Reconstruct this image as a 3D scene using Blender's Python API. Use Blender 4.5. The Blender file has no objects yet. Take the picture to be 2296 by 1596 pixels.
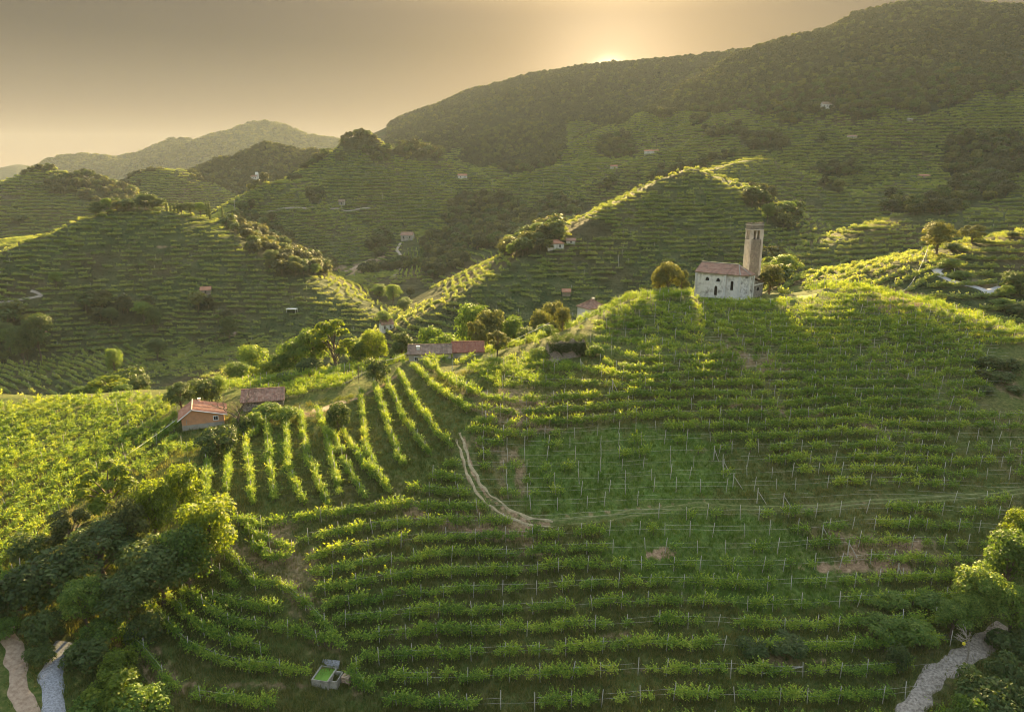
import bpy, math, random
import numpy as np
from mathutils import Vector, Matrix, noise as mnoise

# ------------------------------------------------------------------ camera, sky, sun, exposure
sc = bpy.context.scene
col = sc.collection
R = math.radians
CAMZ = 100.0
PITCH = R(14.6)
FOC = 1530.0            # focal length in units of a 2296 x 1596 picture
CU, CV = 1148.0, 798.0
cd = bpy.data.cameras.new('camera')
cam = bpy.data.objects.new('camera', cd)
col.objects.link(cam)
cam.location = (0, 0, CAMZ)
cam.rotation_euler = (R(90) - PITCH, 0, 0)
cd.sensor_width = 36
cd.lens = 36 * FOC / 2296
cd.clip_start = 0.5
cd.clip_end = 60000
sc.camera = cam

SUN_EL, SUN_AZ = R(14.3), R(9.0)          # azimuth to the right of +Y
sundir = Vector((math.sin(SUN_AZ) * math.cos(SUN_EL), math.cos(SUN_AZ) * math.cos(SUN_EL), math.sin(SUN_EL)))
world = bpy.data.worlds.new('World')
sc.world = world
world.use_nodes = True
wt = world.node_tree
for n in list(wt.nodes): wt.nodes.remove(n)
def wn(t, **kw):
    n = wt.nodes.new(t)
    for k, v in kw.items(): setattr(n, k, v)
    return n
out = wn('ShaderNodeOutputWorld'); bg = wn('ShaderNodeBackground'); bg.inputs[1].default_value = 0.1
wt.links.new(bg.outputs[0], out.inputs[0])
sky = wn('ShaderNodeTexSky', sky_type='NISHITA', sun_disc=False, sun_elevation=SUN_EL, sun_rotation=SUN_AZ,
         air_density=1.6, dust_density=6.0, ozone_density=0.6, altitude=300)
tc = wn('ShaderNodeTexCoord'); sep = wn('ShaderNodeSeparateXYZ')
nrm = wn('ShaderNodeVectorMath', operation='NORMALIZE')
wt.links.new(tc.outputs['Generated'], nrm.inputs[0]); wt.links.new(nrm.outputs[0], sep.inputs[0])
ramp = wn('ShaderNodeValToRGB')
wt.links.new(sep.outputs['Z'], ramp.inputs[0])
SKY_STOPS = [(0.0, (0.078, 0.050, 0.031)), (0.035, (0.058, 0.038, 0.027)), (0.10, (0.034, 0.025, 0.019)), (0.17, (0.016, 0.0125, 0.011)),
             (0.24, (0.019, 0.015, 0.013)), (0.5, (0.16, 0.17, 0.18)), (1.0, (0.36, 0.41, 0.46))]
cr = ramp.color_ramp
cr.elements[0].position = 0; cr.elements[0].color = SKY_STOPS[0][1] + (1,)
cr.elements[1].position = 1; cr.elements[1].color = SKY_STOPS[-1][1] + (1,)
for p, c in SKY_STOPS[1:-1]:
    e = cr.elements.new(p); e.color = c + (1,)
dot = wn('ShaderNodeVectorMath', operation='DOT_PRODUCT')
wt.links.new(nrm.outputs[0], dot.inputs[0])
GL = Vector((math.sin(R(7.6)) * math.cos(R(7.3)), math.cos(R(7.6)) * math.cos(R(7.3)), math.sin(R(7.3))))
dot.inputs[1].default_value = GL
def glow(power, amount, color):
    mx = wn('ShaderNodeMath', operation='MAXIMUM'); mx.inputs[1].default_value = 0
    wt.links.new(dot.outputs['Value'], mx.inputs[0])
    pw = wn('ShaderNodeMath', operation='POWER'); pw.inputs[1].default_value = power
    wt.links.new(mx.outputs[0], pw.inputs[0])
    ml = wn('ShaderNodeVectorMath', operation='SCALE')
    ml.inputs[0].default_value = [c * amount for c in color]
    wt.links.new(pw.outputs[0], ml.inputs['Scale'])
    return ml.outputs[0]
def vadd(a, b):
    n = wn('ShaderNodeVectorMath', operation='ADD')
    wt.links.new(a, n.inputs[0]); wt.links.new(b, n.inputs[1]); return n.outputs[0]
tot = vadd(ramp.outputs[0], glow(18, 0.009, (1.0, 0.78, 0.58)))
tot = vadd(tot, glow(260, 0.075, (1.0, 0.78, 0.50)))
tot = vadd(tot, glow(6000, 0.8, (1.0, 0.84, 0.58)))
sc10 = wn('ShaderNodeVectorMath', operation='SCALE'); sc10.inputs['Scale'].default_value = 10.0
wt.links.new(tot, sc10.inputs[0])
mixs = wn('ShaderNodeMix', data_type='RGBA')
mr = wn('ShaderNodeMapRange', interpolation_type='SMOOTHSTEP')
for k_, v_ in zip((1, 2, 3, 4), (0.20, 0.75, 0.991, 0.25)): mr.inputs[k_].default_value = v_
wt.links.new(sep.outputs['Z'], mr.inputs[0]); wt.links.new(mr.outputs[0], mixs.inputs[0])
wt.links.new(sky.outputs[0], mixs.inputs[6]); wt.links.new(sc10.outputs[0], mixs.inputs[7])
wt.links.new(mixs.outputs[2], bg.inputs[0])

sl = bpy.data.lights.new('sun', 'SUN')
so = bpy.data.objects.new('sun', sl); col.objects.link(so)
sl.energy = 5.0
sl.angle = R(0.55)
sl.color = (1.0, 0.73, 0.30)
so.rotation_euler = sundir.to_track_quat('Z', 'Y').to_euler()
so.location = (0, 0, 900)

sc.view_settings.view_transform = 'Standard'
sc.view_settings.look = 'None'
sc.view_settings.exposure = 2.5
sc.view_settings.gamma = 1.0
sc.view_settings.use_curve_mapping = False
sc.cycles.max_bounces = 6
sc.cycles.diffuse_bounces = 2
sc.cycles.glossy_bounces = 2
sc.cycles.transmission_bounces = 3
sc.cycles.transparent_max_bounces = 6
sc.cycles.volume_bounces = 0
sc.cycles.volume_step_rate = 1.0
sc.cycles.pixel_filter_type = 'BLACKMAN_HARRIS'
sc.cycles.filter_width = 0.95
sc.cycles.use_denoising = True
sc.cycles.sample_clamp_indirect = 6.0
rng = np.random.default_rng(7)
random.seed(7)

# ------------------------------------------------------------------ picture <-> place
SP, CP = math.sin(PITCH), math.cos(PITCH)
def tanv(v):                      # z / Y (relative to the camera) of a picture height
    vp = (CV - v) / FOC
    return (-SP + CP * vp) / (CP + SP * vp)
def place(u, v, Y):               # point at forward distance Y on the line through (u, v)
    up = (u - CU) / FOC; vp = (CV - v) / FOC
    return (Y * up / (CP + SP * vp), Y, CAMZ + Y * tanv(v))
def project(x, y, z):
    z = z - CAMZ
    d = y * CP - z * SP
    return CU + FOC * x / np.maximum(d, 0.1), CV - FOC * (y * SP + z * CP) / np.maximum(d, 0.1), d

# ------------------------------------------------------------------ the relief
def tps_fit(P, z, scale, smooth=0.0):
    P = np.asarray(P, float) / scale; z = np.asarray(z, float)
    n = len(P)
    d2 = ((P[:, None] - P[None]) ** 2).sum(-1)
    K = 0.5 * d2 * np.log(d2 + 1e-12) + smooth * np.eye(n)
    A = np.zeros((n + 3, n + 3)); A[:n, :n] = K
    A[:n, n] = 1; A[:n, n + 1:] = P; A[n, :n] = 1; A[n + 1:, :n] = P.T
    w = np.linalg.solve(A, np.concatenate([z, np.zeros(3)]))
    return P, w, scale
def tps_eval(f, x, y):
    P, w, s = f
    x = np.asarray(x, float) / s; y = np.asarray(y, float) / s
    r = np.full(x.shape, w[-3]) + w[-2] * x + w[-1] * y
    for i in range(len(P)):
        d2 = (x - P[i, 0]) ** 2 + (y - P[i, 1]) ** 2
        r += w[i] * 0.5 * d2 * np.log(d2 + 1e-12)
    return r

# the near hill: (u, v, Y) of points that are seen, then (x, Y, z) of ground behind the crest
FP = []
for v, Y in ((1596, 67.6), (1500, 73), (1400, 79.2), (1300, 86.3), (1200, 94.5), (1100, 104), (1000, 115), (900, 129)):
    for u in (1100, 1450, 1800, 2150):
        FP.append((u, v, Y))
    FP.append((2450, v, Y * 1.0))
FP += [(1450, 850, 136), (1800, 850, 137), (2150, 850, 138), (1450, 800, 146), (1800, 780, 149), (2150, 800, 148),
       (1640, 700, 166), (1850, 700, 166), (1640, 690, 171), (1640, 677, 181), (1640, 660, 192), (1720, 664, 188), (1560, 664, 185), (1780, 666, 182), (1700, 676, 180),
       (1850, 645, 186), (1950, 655, 184), (2080, 682, 176), (2200, 715, 169), (2296, 745, 163), (2420, 785, 158),
       (1500, 672, 178), (1420, 672, 178), (1340, 715, 172), (1400, 745, 163), (1400, 790, 151), (1480, 745, 163),
       (1270, 815, 149), (1270, 765, 160), (1180, 790, 158), (1100, 812, 154), (1000, 812, 160), (920, 812, 162), (1090, 795, 163), (1000, 840, 148),
       (850, 845, 157), (760, 860, 155), (640, 882, 150), (520, 895, 149), (420, 903, 149), (300, 900, 151), (130, 908, 150), (0, 925, 146), (-150, 950, 142),
       (600, 960, 129), (600, 1100, 103.5), (600, 1200, 92), (600, 1300, 83.5), (600, 1400, 77), (600, 1500, 72), (600, 1596, 67),
       (850, 960, 126), (850, 1100, 104), (850, 1200, 93.5), (850, 1400, 78.5), (850, 1596, 67.5),
       (470, 965, 131), (340, 1000, 124), (0, 1000, 126), (0, 1100, 105), (300, 1100, 104), (0, 1200, 90), (0, 1350, 74), (300, 1200, 90.5),
       (0, 1500, 66), (0, 1596, 61), (200, 1500, 68), (300, 1400, 75.5), (250, 1596, 64), (-200, 1200, 91), (-200, 1400, 71)]
fx, fz = [], []
for u, v, Y in FP:
    p = place(u, v, Y); fx.append(p[:2]); fz.append(p[2])
FH = [(-150, 175, 44), (-100, 182, 42), (-60, 185, 44), (-20, 190, 46), (10, 195, 48), (35, 215, 50), (70, 225, 54), (110, 205, 53), (150, 190, 48),
      (-150, 205, 28), (-90, 215, 22), (-30, 225, 22), (30, 250, 26), (80, 262, 34), (140, 235, 38), (200, 200, 36),
      (-170, 260, 5), (-60, 280, 5), (60, 310, 8), (170, 290, 15), (260, 220, 20), (-220, 180, 35),
      (0, 40, 30), (-60, 35, 33), (60, 35, 30), (0, 0, 24), (-60, -20, 24), (70, -20, 22), (0, -80, 20), (-120, -60, 20), (120, -60, 20), (-130, 30, 42), (140, 40, 30)]
for p in FH: fx.append(p[:2]); fz.append(p[2])
Ffit = tps_fit(fx, fz, 40.0, 0.002)
def near_hill(x, y):
    z = tps_eval(Ffit, x, y)
    far = np.maximum(0, np.hypot(x, y * 0.98) - 265)
    back = np.maximum(0, -60 - y)
    z = z - far * 0.8
    z = np.where(y < -60, np.maximum(z - back * 0.2, 10), z)
    return z

# the wider country
BP = [(-200, 900, 270), (0, 905, 262), (150, 893, 275), (300, 885, 282), (600, 850, 300), (0, 810, 338), (300, 790, 350), (500, 770, 370), (700, 720, 400), (850, 720, 395),
      (1000, 702, 425), (1200, 690, 410), (1000, 655, 490), (900, 610, 590), (760, 640, 520), (700, 600, 640), (850, 540, 690), (780, 490, 780), (620, 520, 700), (620, 480, 800),
      (900, 480, 830), (1000, 440, 860), (1080, 610, 520), (1100, 560, 590), (1150, 500, 700), (1100, 440, 880), (1200, 420, 900), (1000, 395, 1000), (1300, 400, 950),
      (1300, 330, 1150), (1150, 330, 1250), (1450, 350, 950), (1450, 270, 1250), (1700, 440, 700), (1900, 520, 480), (1850, 440, 640), (1850, 340, 860), (1850, 250, 1080),
      (2100, 430, 560), (2150, 330, 800), (2200, 220, 950), (2400, 430, 560), (2400, 300, 800), (1650, 200, 1350), (1600, 300, 1100),
      (0, 520, 600), (100, 540, 600), (-200, 560, 560)]
bx, bz = [], []
for u, v, Y in BP:
    p = place(u, v, Y); bx.append(p[:2]); bz.append(p[2])
BH = [(-700, 250, 5), (-500, 300, 6), (-350, 300, 6), (0, 300, 4), (150, 300, 10), (300, 300, 20), (500, 300, 25), (700, 450, 40), (-250, 650, 15), (-450, 600, 20), (-100, 620, 22),
      (-150, 1050, 25), (-400, 1100, 20), (-600, 1000, 20), (0, 0, -20), (-400, 0, -10), (400, 0, 0), (800, 0, 20), (-700, 1500, 0), (-200, 1600, 20),
      (1000, 1000, 150), (1300, 1200, 250), (-1200, 800, 0), (-900, 0, -20), (0, -400, -30), (100, 1900, 150), (500, 2300, 120), (900, 2000, 150), (-300, 2200, 0), (-1300, 1800, -20)]
for p in BH: bx.append(p[:2]); bz.append(p[2])
Bfit = tps_fit(bx, bz, 200.0, 0.01)
# ridge lines: name, slope, rounding width, points (u, v, Y)
RIDGES = [
 ('hills', .60, 8, [(-400, 660, 400), (0, 568, 430), (100, 530, 440), (200, 490, 455), (270, 470, 470), (350, 470, 480), (430, 484, 500), (500, 500, 520)]),
 ('hills', .52, 14, [(430, 488, 490), (560, 560, 455), (650, 612, 430), (760, 668, 405), (850, 710, 385)]),
 ('hills', .50, 6, [(1030, 668, 335), (1120, 612, 360), (1250, 537, 390), (1380, 457, 430), (1500, 396, 465), (1550, 378, 475), (1640, 405, 500)]),
 ('hills', .42, 8, [(1545, 392, 560), (1640, 366, 600), (1700, 354, 620), (1760, 388, 600), (1850, 445, 560), (1900, 485, 540)]),
 ('hills', .42, 8, [(1730, 630, 318), (1799, 571, 350), (1931, 512, 390), (2053, 477, 420), (2200, 472, 440), (2420, 485, 440)]),
 ('hills', .42, 8, [(1965, 438, 560), (2071, 375, 650), (2045, 272, 850), (1900, 165, 1120)]),
 ('hills', .45, 10, [(1180, 390, 860), (1290, 362, 900), (1400, 360, 850), (1470, 375, 800)]),
 ('mountain', .45, 10, [(1400, 372, 800), (1494, 329, 900), (1652, 254, 1050), (1750, 172, 1250)]),
 ('mountain', .45, 15, [(2400, 290, 700), (2250, 290, 780), (2150, 230, 900), (2050, 130, 1080)]),
 ('mountain', .45, 15, [(1010, 400, 1000), (1090, 360, 1150), (1200, 260, 1450), (1280, 170, 1650)]),
 ('mountain', .45, 15, [(1180, 400, 930), (1300, 330, 1150), (1420, 220, 1400), (1480, 160, 1580)]),
 ('mountain', .42, 15, [(874, 322, 2000), (885, 303, 1990), (930, 285, 1950), (1000, 255, 1900), (1060, 225, 1850), (1100, 200, 1800), (1140, 185, 1780), (1200, 165, 1750), (1300, 147, 1700), (1420, 142, 1650), (1500, 133, 1620), (1560, 130, 1600),
             (1700, 112, 1500), (1800, 108, 1400), (1822, 97, 1370), (1900, 60, 1300), (1960, 22, 1250), (2040, 10, 1200), (2130, 6, 1200), (2296, 18, 1150), (2600, 80, 1050)]),
 ('hills', .58, 5, [(600, 460, 860), (640, 425, 880), (700, 380, 900), (745, 350, 900), (775, 332, 900), (790, 318, 898), (850, 322, 890), (868, 332, 900), (905, 327, 925), (955, 333, 935), (1000, 357, 935), (1080, 392, 900)]),
 ('hills', 1.1, 5, [(781, 310, 893), (800, 303, 891), (825, 299, 890), (840, 306, 890)]),
 ('hills', .55, 5, [(480, 492, 560), (530, 465, 700), (560, 442, 710), (610, 407, 730), (650, 410, 760), (690, 405, 800)]),
 ('hills', .60, 6, [(312, 400, 1000), (330, 384, 1000), (400, 381, 1000), (450, 392, 1050)]),
 ('hills', .52, 10, [(430, 388, 1130), (500, 357, 1200), (560, 340, 1220), (600, 324, 1230), (640, 332, 1230), (662, 347, 1240), (700, 337, 1250), (735, 355, 1250)]),
 ('hills', .48, 8, [(-300, 440, 780), (0, 418, 800), (60, 392, 825), (105, 377, 840), (150, 390, 840), (200, 399, 850), (260, 420, 870), (300, 445, 870)]),
 ('far_mountains', .6, 14, [(60, 405, 2700), (100, 376, 2700), (140, 355, 2720), (175, 348, 2750), (230, 352, 2800), (270, 358, 2850)]),
 ('far_mountains', .6, 14, [(270, 356, 2950), (310, 345, 2950), (350, 330, 2950), (395, 313, 2950), (440, 316, 2950), (480, 322, 2950)]),
 ('far_mountains', .55, 14, [(470, 330, 3000), (520, 297, 3050), (560, 280, 3100), (590, 273, 3100), (630, 280, 3100), (660, 291, 3100), (700, 305, 3100), (775, 318, 3150), (900, 345, 3200)]),
 ('far_mountains', .35, 30, [(-150, 385, 3600), (0, 367, 3600), (40, 364, 3600), (90, 380, 3600), (200, 392, 3600)]),
 ('hills', .30, 5, [(1870, 638, 214), (1930, 612, 228), (2010, 588, 240), (2090, 585, 250), (2150, 568, 256)]),
 ('hills', .35, 6, [(2120, 600, 240), (2180, 555, 256), (2240, 535, 262), (2300, 522, 266), (2450, 500, 275)]),
]
def ridge_h(x, y, slope, w, pts):
    P = np.array([place(*p) for p in pts])
    best = np.full(x.shape, -1e4)
    for a, b in zip(P[:-1], P[1:]):
        dx, dy = b[0] - a[0], b[1] - a[1]
        t = np.clip(((x - a[0]) * dx + (y - a[1]) * dy) / (dx * dx + dy * dy), 0, 1)
        d = np.hypot(x - a[0] - t * dx, y - a[1] - t * dy)
        h = a[2] + t * (b[2] - a[2]) - slope * (np.sqrt(d * d + w * w) - w)
        best = np.maximum(best, h)
    return best
# smooth value noise for gullies and unevenness
def vnoise(x, y, cell, seed):
    r = np.random.default_rng(seed); T = r.random((256, 256))
    X = np.asarray(x) / cell; Y = np.asarray(y) / cell
    xi = np.floor(X).astype(int); yi = np.floor(Y).astype(int)
    fx_ = X - xi; fy_ = Y - yi
    fx_ = fx_ * fx_ * (3 - 2 * fx_); fy_ = fy_ * fy_ * (3 - 2 * fy_)
    g = lambda i, j: T[i % 256, j % 256]
    return (g(xi, yi) * (1 - fx_) * (1 - fy_) + g(xi + 1, yi) * fx_ * (1 - fy_) + g(xi, yi + 1) * (1 - fx_) * fy_ + g(xi + 1, yi + 1) * fx_ * fy_) * 2 - 1
OWN = ['hillside', 'hills', 'mountain', 'far_mountains']
def relief(x, y):
    F = near_hill(x, y)
    B = tps_eval(Bfit, x, y)
    D = np.hypot(x, y)
    rr = np.clip((D - 1500) / 1200, 0, 1)
    B = B * (1 - rr) + (-30.0) * rr
    B = np.maximum(B, -60)
    amp = np.clip((D - 260) / 900, 0.0, 1)
    warp = amp * 22
    xw = x + warp * vnoise(x, y, 130, 1); yw = y + warp * vnoise(x, y, 130, 2)
    G = B + amp * (vnoise(x, y, 190, 3) * 12 + vnoise(x, y, 75, 4) * 5)
    own = np.ones(x.shape, int)
    far = np.zeros(x.shape)
    for name, s, w, pts in RIDGES:
        P = np.array([place(*p) for p in pts])
        m = 1600 if name in ('mountain', 'far_mountains') else 700
        if name in ('mountain', 'far_mountains'):
            h = ridge_h(xw, yw, s, w, pts)
            dd = np.minimum(1, np.maximum(0, (P[:, 2].max() - h) / 90))
            h = h + dd * (vnoise(x, y, 210, 5) * 14 + vnoise(x, y, 90, 6) * 7)
        else:
            h = ridge_h(x, y, s, w, pts)
            dd = np.minimum(1, np.maximum(0, (P[:, 2].max() - h) / 25))
            h = h + dd * (vnoise(x, y, 60, 8) * 1.6) * np.clip(amp * 3, 0.25, 1)
        k = 3.0
        own = np.where(h > G, OWN.index(name), own)
        hk = np.clip(0.5 + 0.5 * (h - G) / k, 0, 1)
        G = G * (1 - hk) + h * hk + k * hk * (1 - hk)
    own = np.where(F > G, 0, own)
    k = 2.0
    hk = np.clip(0.5 + 0.5 * (F - G) / k, 0, 1)
    Z = G * (1 - hk) + F * hk + k * hk * (1 - hk)
    return Z, own

AZ_IN = np.radians(np.arange(-44, 44.01, 0.14))
AZ = np.concatenate([np.radians(np.arange(-180, -44, 4.0)), AZ_IN, np.radians(np.arange(48, 180.1, 4.0))])
DS = np.concatenate([np.linspace(0.01, 40, 14), np.exp(np.arange(np.log(42), np.log(280), 0.0080)), np.exp(np.arange(np.log(281), np.log(4600), 0.0082)), [4700]])
GA, GD = np.meshgrid(AZ, DS, indexing='ij')
GX, GY = GD * np.sin(GA), GD * np.cos(GA)
GZ, GOWN = relief(GX, GY)
farm = np.clip((GD - 4300) / 1500, 0, 1)
GZ = GZ * (1 - farm) + (-30) * farm
ZSM = GZ.copy()
FINE = np.clip((260 - GD) / 40, 0, 1) * np.clip((GD - 45) / 10, 0, 1)
GZ = GZ + FINE * (vnoise(GX, GY, 9, 11) * 0.35 + vnoise(GX, GY, 3.1, 12) * 0.13)
# narrow terraces cut along the contours of the facing slope
TER = 0.95
def terrace_mask(x, y):
    u, v, d = project(x, y, near_hill(x, y))
    m = 1 / (1 + np.exp(-(u - 950 + (v - 1150) * 0.55) / 60)) * np.clip((v - 690) / 40, 0, 1)
    m = np.maximum(m, 1 / (1 + np.exp(-(v - 1260) / 20)) * 0.8 * (u > 500))
    return m * (np.hypot(x, y) < 240) * (y > 20)
PH = ZSM / TER + vnoise(GX, GY, 60, 13) * 0.6 + vnoise(GX, GY, 19, 14) * 0.22
fr = PH - np.floor(PH)
step = np.where(fr < 0.55, fr * 0.25, 0.1375 + (fr - 0.55) / 0.45 * 0.8625) - fr
GZ = GZ + terrace_mask(GX, GY) * step * TER * 0.75
LD = np.log(DS)
def _g(A, x, y):
    a = np.arctan2(x, y); d = np.hypot(x, y)
    i = np.clip(np.searchsorted(AZ, a) - 1, 0, len(AZ) - 2); j = np.clip(np.searchsorted(DS, d) - 1, 0, len(DS) - 2)
    fa = np.clip((a - AZ[i]) / (AZ[i + 1] - AZ[i]), 0, 1); fd = np.clip((d - DS[j]) / (DS[j + 1] - DS[j]), 0, 1)
    return A[i, j] * (1 - fa) * (1 - fd) + A[i + 1, j] * fa * (1 - fd) + A[i, j + 1] * (1 - fa) * fd + A[i + 1, j + 1] * fa * fd
def gz(x, y):
    return _g(GZ, np.asarray(x, float), np.asarray(y, float))
def gnormal(x, y, e=2.0):
    zx = (gz(x + e, y) - gz(x - e, y)) / (2 * e); zy = (gz(x, y + e) - gz(x, y - e)) / (2 * e)
    return zx, zy
def hit(u, v, ymin=45.0, ymax=4500.0):      # where the line of sight meets the ground beyond ymin
    Y = np.exp(np.linspace(math.log(ymin), math.log(ymax), 4000))
    up = (u - CU) / FOC; vp = (CV - v) / FOC
    X = Y * up / (CP + SP * vp); Zr = CAMZ + Y * tanv(v)
    G = gz(X, Y)
    below = np.nonzero(Zr < G)[0]
    if len(below) == 0: return None
    k = below[0]
    if k == 0: return (X[0], Y[0], G[0])
    a = (Zr[k - 1] - G[k - 1]); b = (Zr[k] - G[k]); t = a / (a - b)
    y = Y[k - 1] + t * (Y[k] - Y[k - 1]); x = X[k - 1] + t * (X[k] - X[k - 1])
    return (float(x), float(y), float(gz(x, y)))
# how high a thing must stand to be seen over the ground in front of it
EL = (GZ - CAMZ) / np.maximum(GD, 1)
HOR = np.maximum.accumulate(EL, axis=1)
def seen(x, y, h, margin=4.0):
    d = np.hypot(x, y)
    return (gz(x, y) + h + margin - CAMZ) / d >= _g(HOR, x, y) - 1e-4

# ------------------------------------------------------------------ materials
def mat(name):
    m = bpy.data.materials.new(name); m.use_nodes = True
    nt = m.node_tree
    for n in list(nt.nodes): nt.nodes.remove(n)
    o = nt.nodes.new('ShaderNodeOutputMaterial')
    return m, nt, o
class NT:
    def __init__(s, nt): s.nt = nt
    def n(s, t, ins=None, **kw):
        nd = s.nt.nodes.new(t)
        for k, v in kw.items(): setattr(nd, k, v)
        for k, v in (ins or {}).items():
            if hasattr(v, 'is_linked') or isinstance(v, bpy.types.NodeSocket): s.nt.links.new(v, nd.inputs[k])
            else: nd.inputs[k].default_value = v
        return nd
    def noise(s, scale, detail=3, rough=0.55, vec=None, out='Fac'):
        i = {'Scale': scale, 'Detail': detail, 'Roughness': rough}
        if vec is not None: i['Vector'] = vec
        return s.n('ShaderNodeTexNoise', i).outputs[out]
    def ramp(s, fac, stops):
        nd = s.n('ShaderNodeValToRGB', {0: fac}); c = nd.color_ramp
        c.elements[0].position = stops[0][0]; c.elements[0].color = tuple(stops[0][1]) + (1,)
        c.elements[1].position = stops[-1][0]; c.elements[1].color = tuple(stops[-1][1]) + (1,)
        for p, k in stops[1:-1]: c.elements.new(p).color = tuple(k) + (1,)
        return nd.outputs[0]
    def mix(s, fac, a, b, mode='MIX'):
        nd = s.n('ShaderNodeMix', data_type='RGBA', blend_type=mode)
        for k, v in ((0, fac), (6, a), (7, b)):
            if isinstance(v, bpy.types.NodeSocket): s.nt.links.new(v, nd.inputs[k])
            else: nd.inputs[k].default_value = v if k == 0 else tuple(v) + (1,)
        return nd.outputs[2]
    def math(s, op, a, b=0.0, clamp=False):
        nd = s.n('ShaderNodeMath', operation=op, use_clamp=clamp)
        for k, v in ((0, a), (1, b)):
            if isinstance(v, bpy.types.NodeSocket): s.nt.links.new(v, nd.inputs[k])
            else: nd.inputs[k].default_value = v
        return nd.outputs[0]
    def attr(s, name, out='Fac'): return s.n('ShaderNodeAttribute', attribute_name=name).outputs[out]
    def pos(s): return s.n('ShaderNodeNewGeometry').outputs['Position']
    def obj(s): return s.n('ShaderNodeTexCoord').outputs['Object']
def finish(nt, o, color, rough=0.85, bump=None, bdist=0.1, bstr=0.6, spec=0.2, metal=0.0):
    T = NT(nt)
    i = {'Base Color': color if isinstance(color, bpy.types.NodeSocket) else tuple(color) + (1,), 'Roughness': rough, 'Specular IOR Level': spec, 'Metallic': metal}
    b = T.n('ShaderNodeBsdfPrincipled', i)
    if bump is not None:
        bn = T.n('ShaderNodeBump', {'Height': bump, 'Distance': bdist, 'Strength': bstr})
        nt.links.new(bn.outputs[0], b.inputs['Normal'])
    nt.links.new(b.outputs[0], o.inputs[0])
    return b
MATS = {}
def ground_mat():
    m, nt, o = mat('ground'); T = NT(nt); P = T.pos()
    big = T.noise(0.035, 4, .6, P); mid = T.noise(0.25, 4, .6, P); fine = T.noise(1.7, 4, .65, P)
    # long uncut grass between the rows: greens going to straw and to brown
    grass = T.ramp(fine, [(0.25, (0.030, 0.050, 0.012)), (0.45, (0.060, 0.085, 0.020)), (0.62, (0.105, 0.115, 0.034)), (0.8, (0.17, 0.145, 0.06))])
    dry = T.ramp(fine, [(0.25, (0.060, 0.048, 0.022)), (0.5, (0.125, 0.100, 0.045)), (0.75, (0.22, 0.175, 0.085))])
    soil = T.ramp(fine, [(0.25, (0.12, 0.075, 0.045)), (0.5, (0.25, 0.165, 0.10)), (0.75, (0.42, 0.30, 0.19))])
    lush = T.ramp(fine, [(0.25, (0.040, 0.070, 0.014)), (0.5, (0.080, 0.135, 0.026)), (0.75, (0.165, 0.205, 0.055))])
    f1 = T.math('MULTIPLY', T.math('SUBTRACT', big, 0.47), 5.0, True)
    f2 = T.math('MULTIPLY', T.math('SUBTRACT', mid, 0.50), 6.0, True)
    c = T.mix(T.math('MULTIPLY', T.math('ADD', f1, f2), 0.42), grass, dry)
    c = T.mix(T.math('MULTIPLY', T.attr('lush'), T.math('MULTIPLY', T.math('SUBTRACT', mid, 0.22), 2.4, True)), c, lush)
    dirt = T.math('MULTIPLY', T.math('SUBTRACT', T.math('ADD', T.attr('dirt'), T.math('MULTIPLY', mid, 0.7)), 0.62), 3.0, True)
    c = T.mix(dirt, c, soil)
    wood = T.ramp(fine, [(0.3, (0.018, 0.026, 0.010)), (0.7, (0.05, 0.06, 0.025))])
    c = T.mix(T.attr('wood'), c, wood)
    hgt = T.math('ADD', T.math('MULTIPLY', fine, 0.35), T.math('MULTIPLY', mid, 0.8))
    finish(nt, o, c, 0.95, hgt, 0.9, 0.8, 0.05)
    return m
def far_mat(name, stripes):
    m, nt, o = mat(name); T = NT(nt); P = T.pos()
    n1 = T.noise(0.012, 5, .6, P); n2 = T.noise(0.09, 4, .65, P)
    c = T.ramp(n2, [(0.3, (0.020, 0.030, 0.011)), (0.5, (0.038, 0.054, 0.019)), (0.7, (0.075, 0.085, 0.035))])
    red = T.ramp(n2, [(0.3, (0.034, 0.027, 0.015)), (0.7, (0.085, 0.068, 0.036))])
    c = T.mix(T.math('MULTIPLY', T.math('SUBTRACT', n1, 0.46), 6.0, True), c, red)
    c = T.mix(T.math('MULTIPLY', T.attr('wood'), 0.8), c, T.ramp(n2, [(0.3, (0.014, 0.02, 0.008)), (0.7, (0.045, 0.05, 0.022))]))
    dirt = T.math('MULTIPLY', T.math('SUBTRACT', T.math('ADD', T.attr('dirt'), T.math('MULTIPLY', n2, 0.7)), 0.62), 3.0, True)
    c = T.mix(dirt, c, (0.27, 0.19, 0.12))
    finish(nt, o, c, 0.95, n2, 6.0 if stripes else 22.0, 0.9, 0.05)
    return m
MATS['ground'] = ground_mat()
MATS['hills'] = far_mat('hill_ground', True)
MATS['mountain'] = far_mat('mountain_ground', False)

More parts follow.
